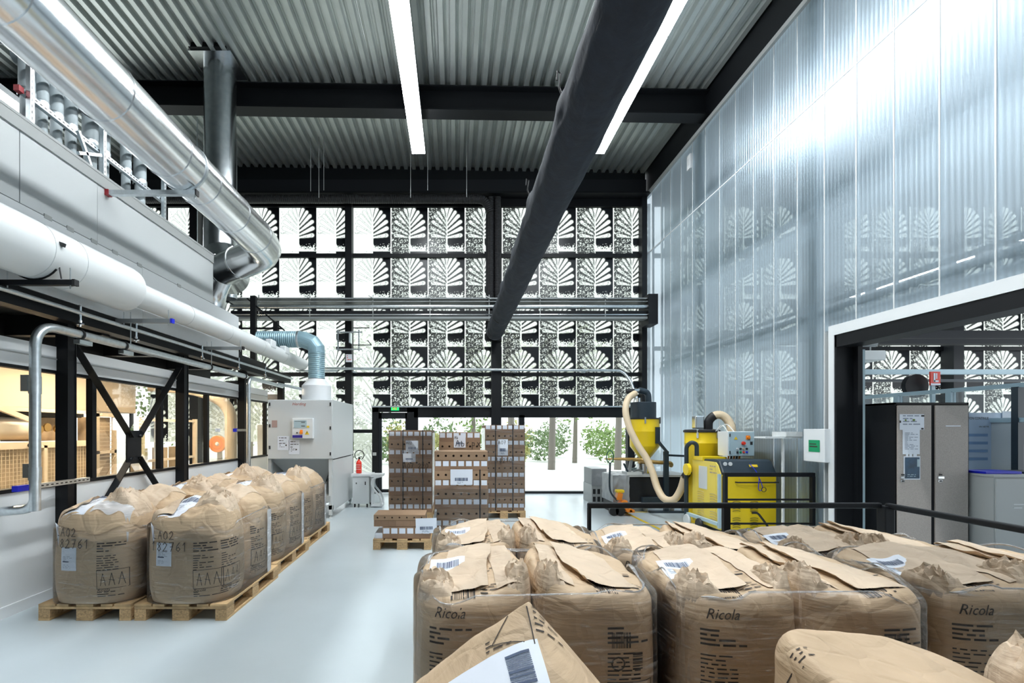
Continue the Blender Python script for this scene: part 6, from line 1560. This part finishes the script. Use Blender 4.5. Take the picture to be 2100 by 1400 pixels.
# nearest, unwrapped sacks
def peak(u, v):
    a = u-.15; b = (v-.30)
    return .22-.30*math.hypot(a*(.9 if a < 0 else 1.35), b*.75 if b < 0 else b*1.3)**1.05
pallet(.55, 1.50, R(90), 'pallet under the nearest peaked sack', 'pallets of the foreground sacks')
s = sack('paper_sack', .20, 1.50, LZ, .70, .70, .70, 77, 'nearest kraft sack, unwrapped, rising to a folded peak with barcode label', 'kraft sacks in the foreground', peak, sh=.05, cr=.008, crs=.004, nth=132)
a4(s, (-.20, -.28, .82), (1, .12, 0), (-.12, 1, 0), (0, .25, -1), .29, .24, 31, bar='side')
fn = on_sack(s, (0, 0, 0), (1, 0, 0), (0, 1, 0), (0, .2, -1), .004); mb = MB()
for a, b in (((-.08, .18), (.05, .14)), ((.05, .14), (.04, .30)), ((-.08, .18), (-.02, .28))): stroke_on(mb, fn, [a, b], .004)
lines_on(mb, fn, .06, .27, .09, 5, .022, .006, 3); lines_on(mb, fn, -.1, .2, .08, 3, .02, .006, 4); mb.build('top_print', M_ink, s.root, world=False, fix=False)
pallet(1.75, 1.45, R(90), 'pallet under the nearest unwrapped sacks on the right', 'pallets of the foreground sacks')
s = sack('paper_sack', 1.50, 1.45, LZ, .72, .74, .665, 88, 'nearest broad pale kraft sack on the right, unwrapped and label-free', 'kraft sacks in the foreground', lambda u, v: .03-.05*u+.04*v-.03*max(0, u-.3), sh=.06, cr=.008, crs=.010, nth=132)
fn = on_sack(s, (0, 0, 0), (1, 0, 0), (0, 1, 0), (.2, .2, -1), .004); mb = MB()
stroke_on(mb, fn, [(-.32, .28), (-.24, .33), (-.20, .26)], .004); lines_on(mb, fn, -.2, .32, .06, 3, .02, .006, 3); mb.build('top_print', M_ink, s.root, world=False, fix=False)
s = sack('paper_sack', 2.20, 1.42, LZ, .62, .74, .60, 99, 'nearest kraft sack in the lower right corner with crumpled fold and white label', 'kraft sacks in the foreground', lambda u, v: .03+.03*v, sh=.06, cr=.015, crs=.008, nth=132)
tuck(s, -.20, .20, .24, .24, .09, 5.5); flap(s, lambda b: -.06, .25, .06, 3.3, 1); a4(s, (-.10, -.05, .65), (1, .1, 0), (-.1, 1, 0), (0, .3, -1), .28, .22, 41, bar='top')

# ------------------------------------------------------------------ separate pieces become parts of their own
def split_pieces(names):
    for o in list(bpy.data.objects):
        if o.type != 'MESH' or o.parent is None or o.name.split('.')[0] not in names or o.data.users > 1: continue
        me = o.data; n = len(me.vertices); p = list(range(n))
        def find(a):
            while p[a] != a: p[a] = p[p[a]]; a = p[a]
            return a
        for e in me.edges:
            a, b = find(e.vertices[0]), find(e.vertices[1])
            if a != b: p[a] = b
        groups = {}
        for f in me.polygons: groups.setdefault(find(f.vertices[0]), []).append(tuple(f.vertices))
        if not 1 < len(groups) < 60: continue
        sm = any(f.use_smooth for f in me.polygons); co_ = [tuple(v.co) for v in me.vertices]
        for gi, faces in enumerate(groups.values()):
            idx = sorted({i for f in faces for i in f}); mp = {i: k for k, i in enumerate(idx)}
            m2 = bpy.data.meshes.new(me.name); m2.from_pydata([co_[i] for i in idx], [], [tuple(mp[i] for i in f) for f in faces])
            m2.materials.append(me.materials[0])
            if sm: m2.shade_smooth(); m2.set_sharp_from_angle(angle=R(45))
            if gi == 0: o.data = m2
            else:
                c = o.copy(); c.data = m2; COL.objects.link(c)
split_pieces({'joint_band', 'seam_band', 'coupling', 'clamp_plate', 'threaded_rod', 'sleeve', 'seam', 'rod', 'clip', 'bracket', 'joist', 'duct_run', 'diagonal', 'capping',
              'tie_bar', 'brace', 'skirt_panel', 'edge_profile', 'fork', 'lock_plate', 'lock_slot', 'arm', 'base_rail', 'white_wire', 'label_band', 'magnet', 'symbol', 'side_tube',
              'row_bar', 'pipe_run', 'window_frame', 'foot', 'lock', 'fitting', 'base_plate'})
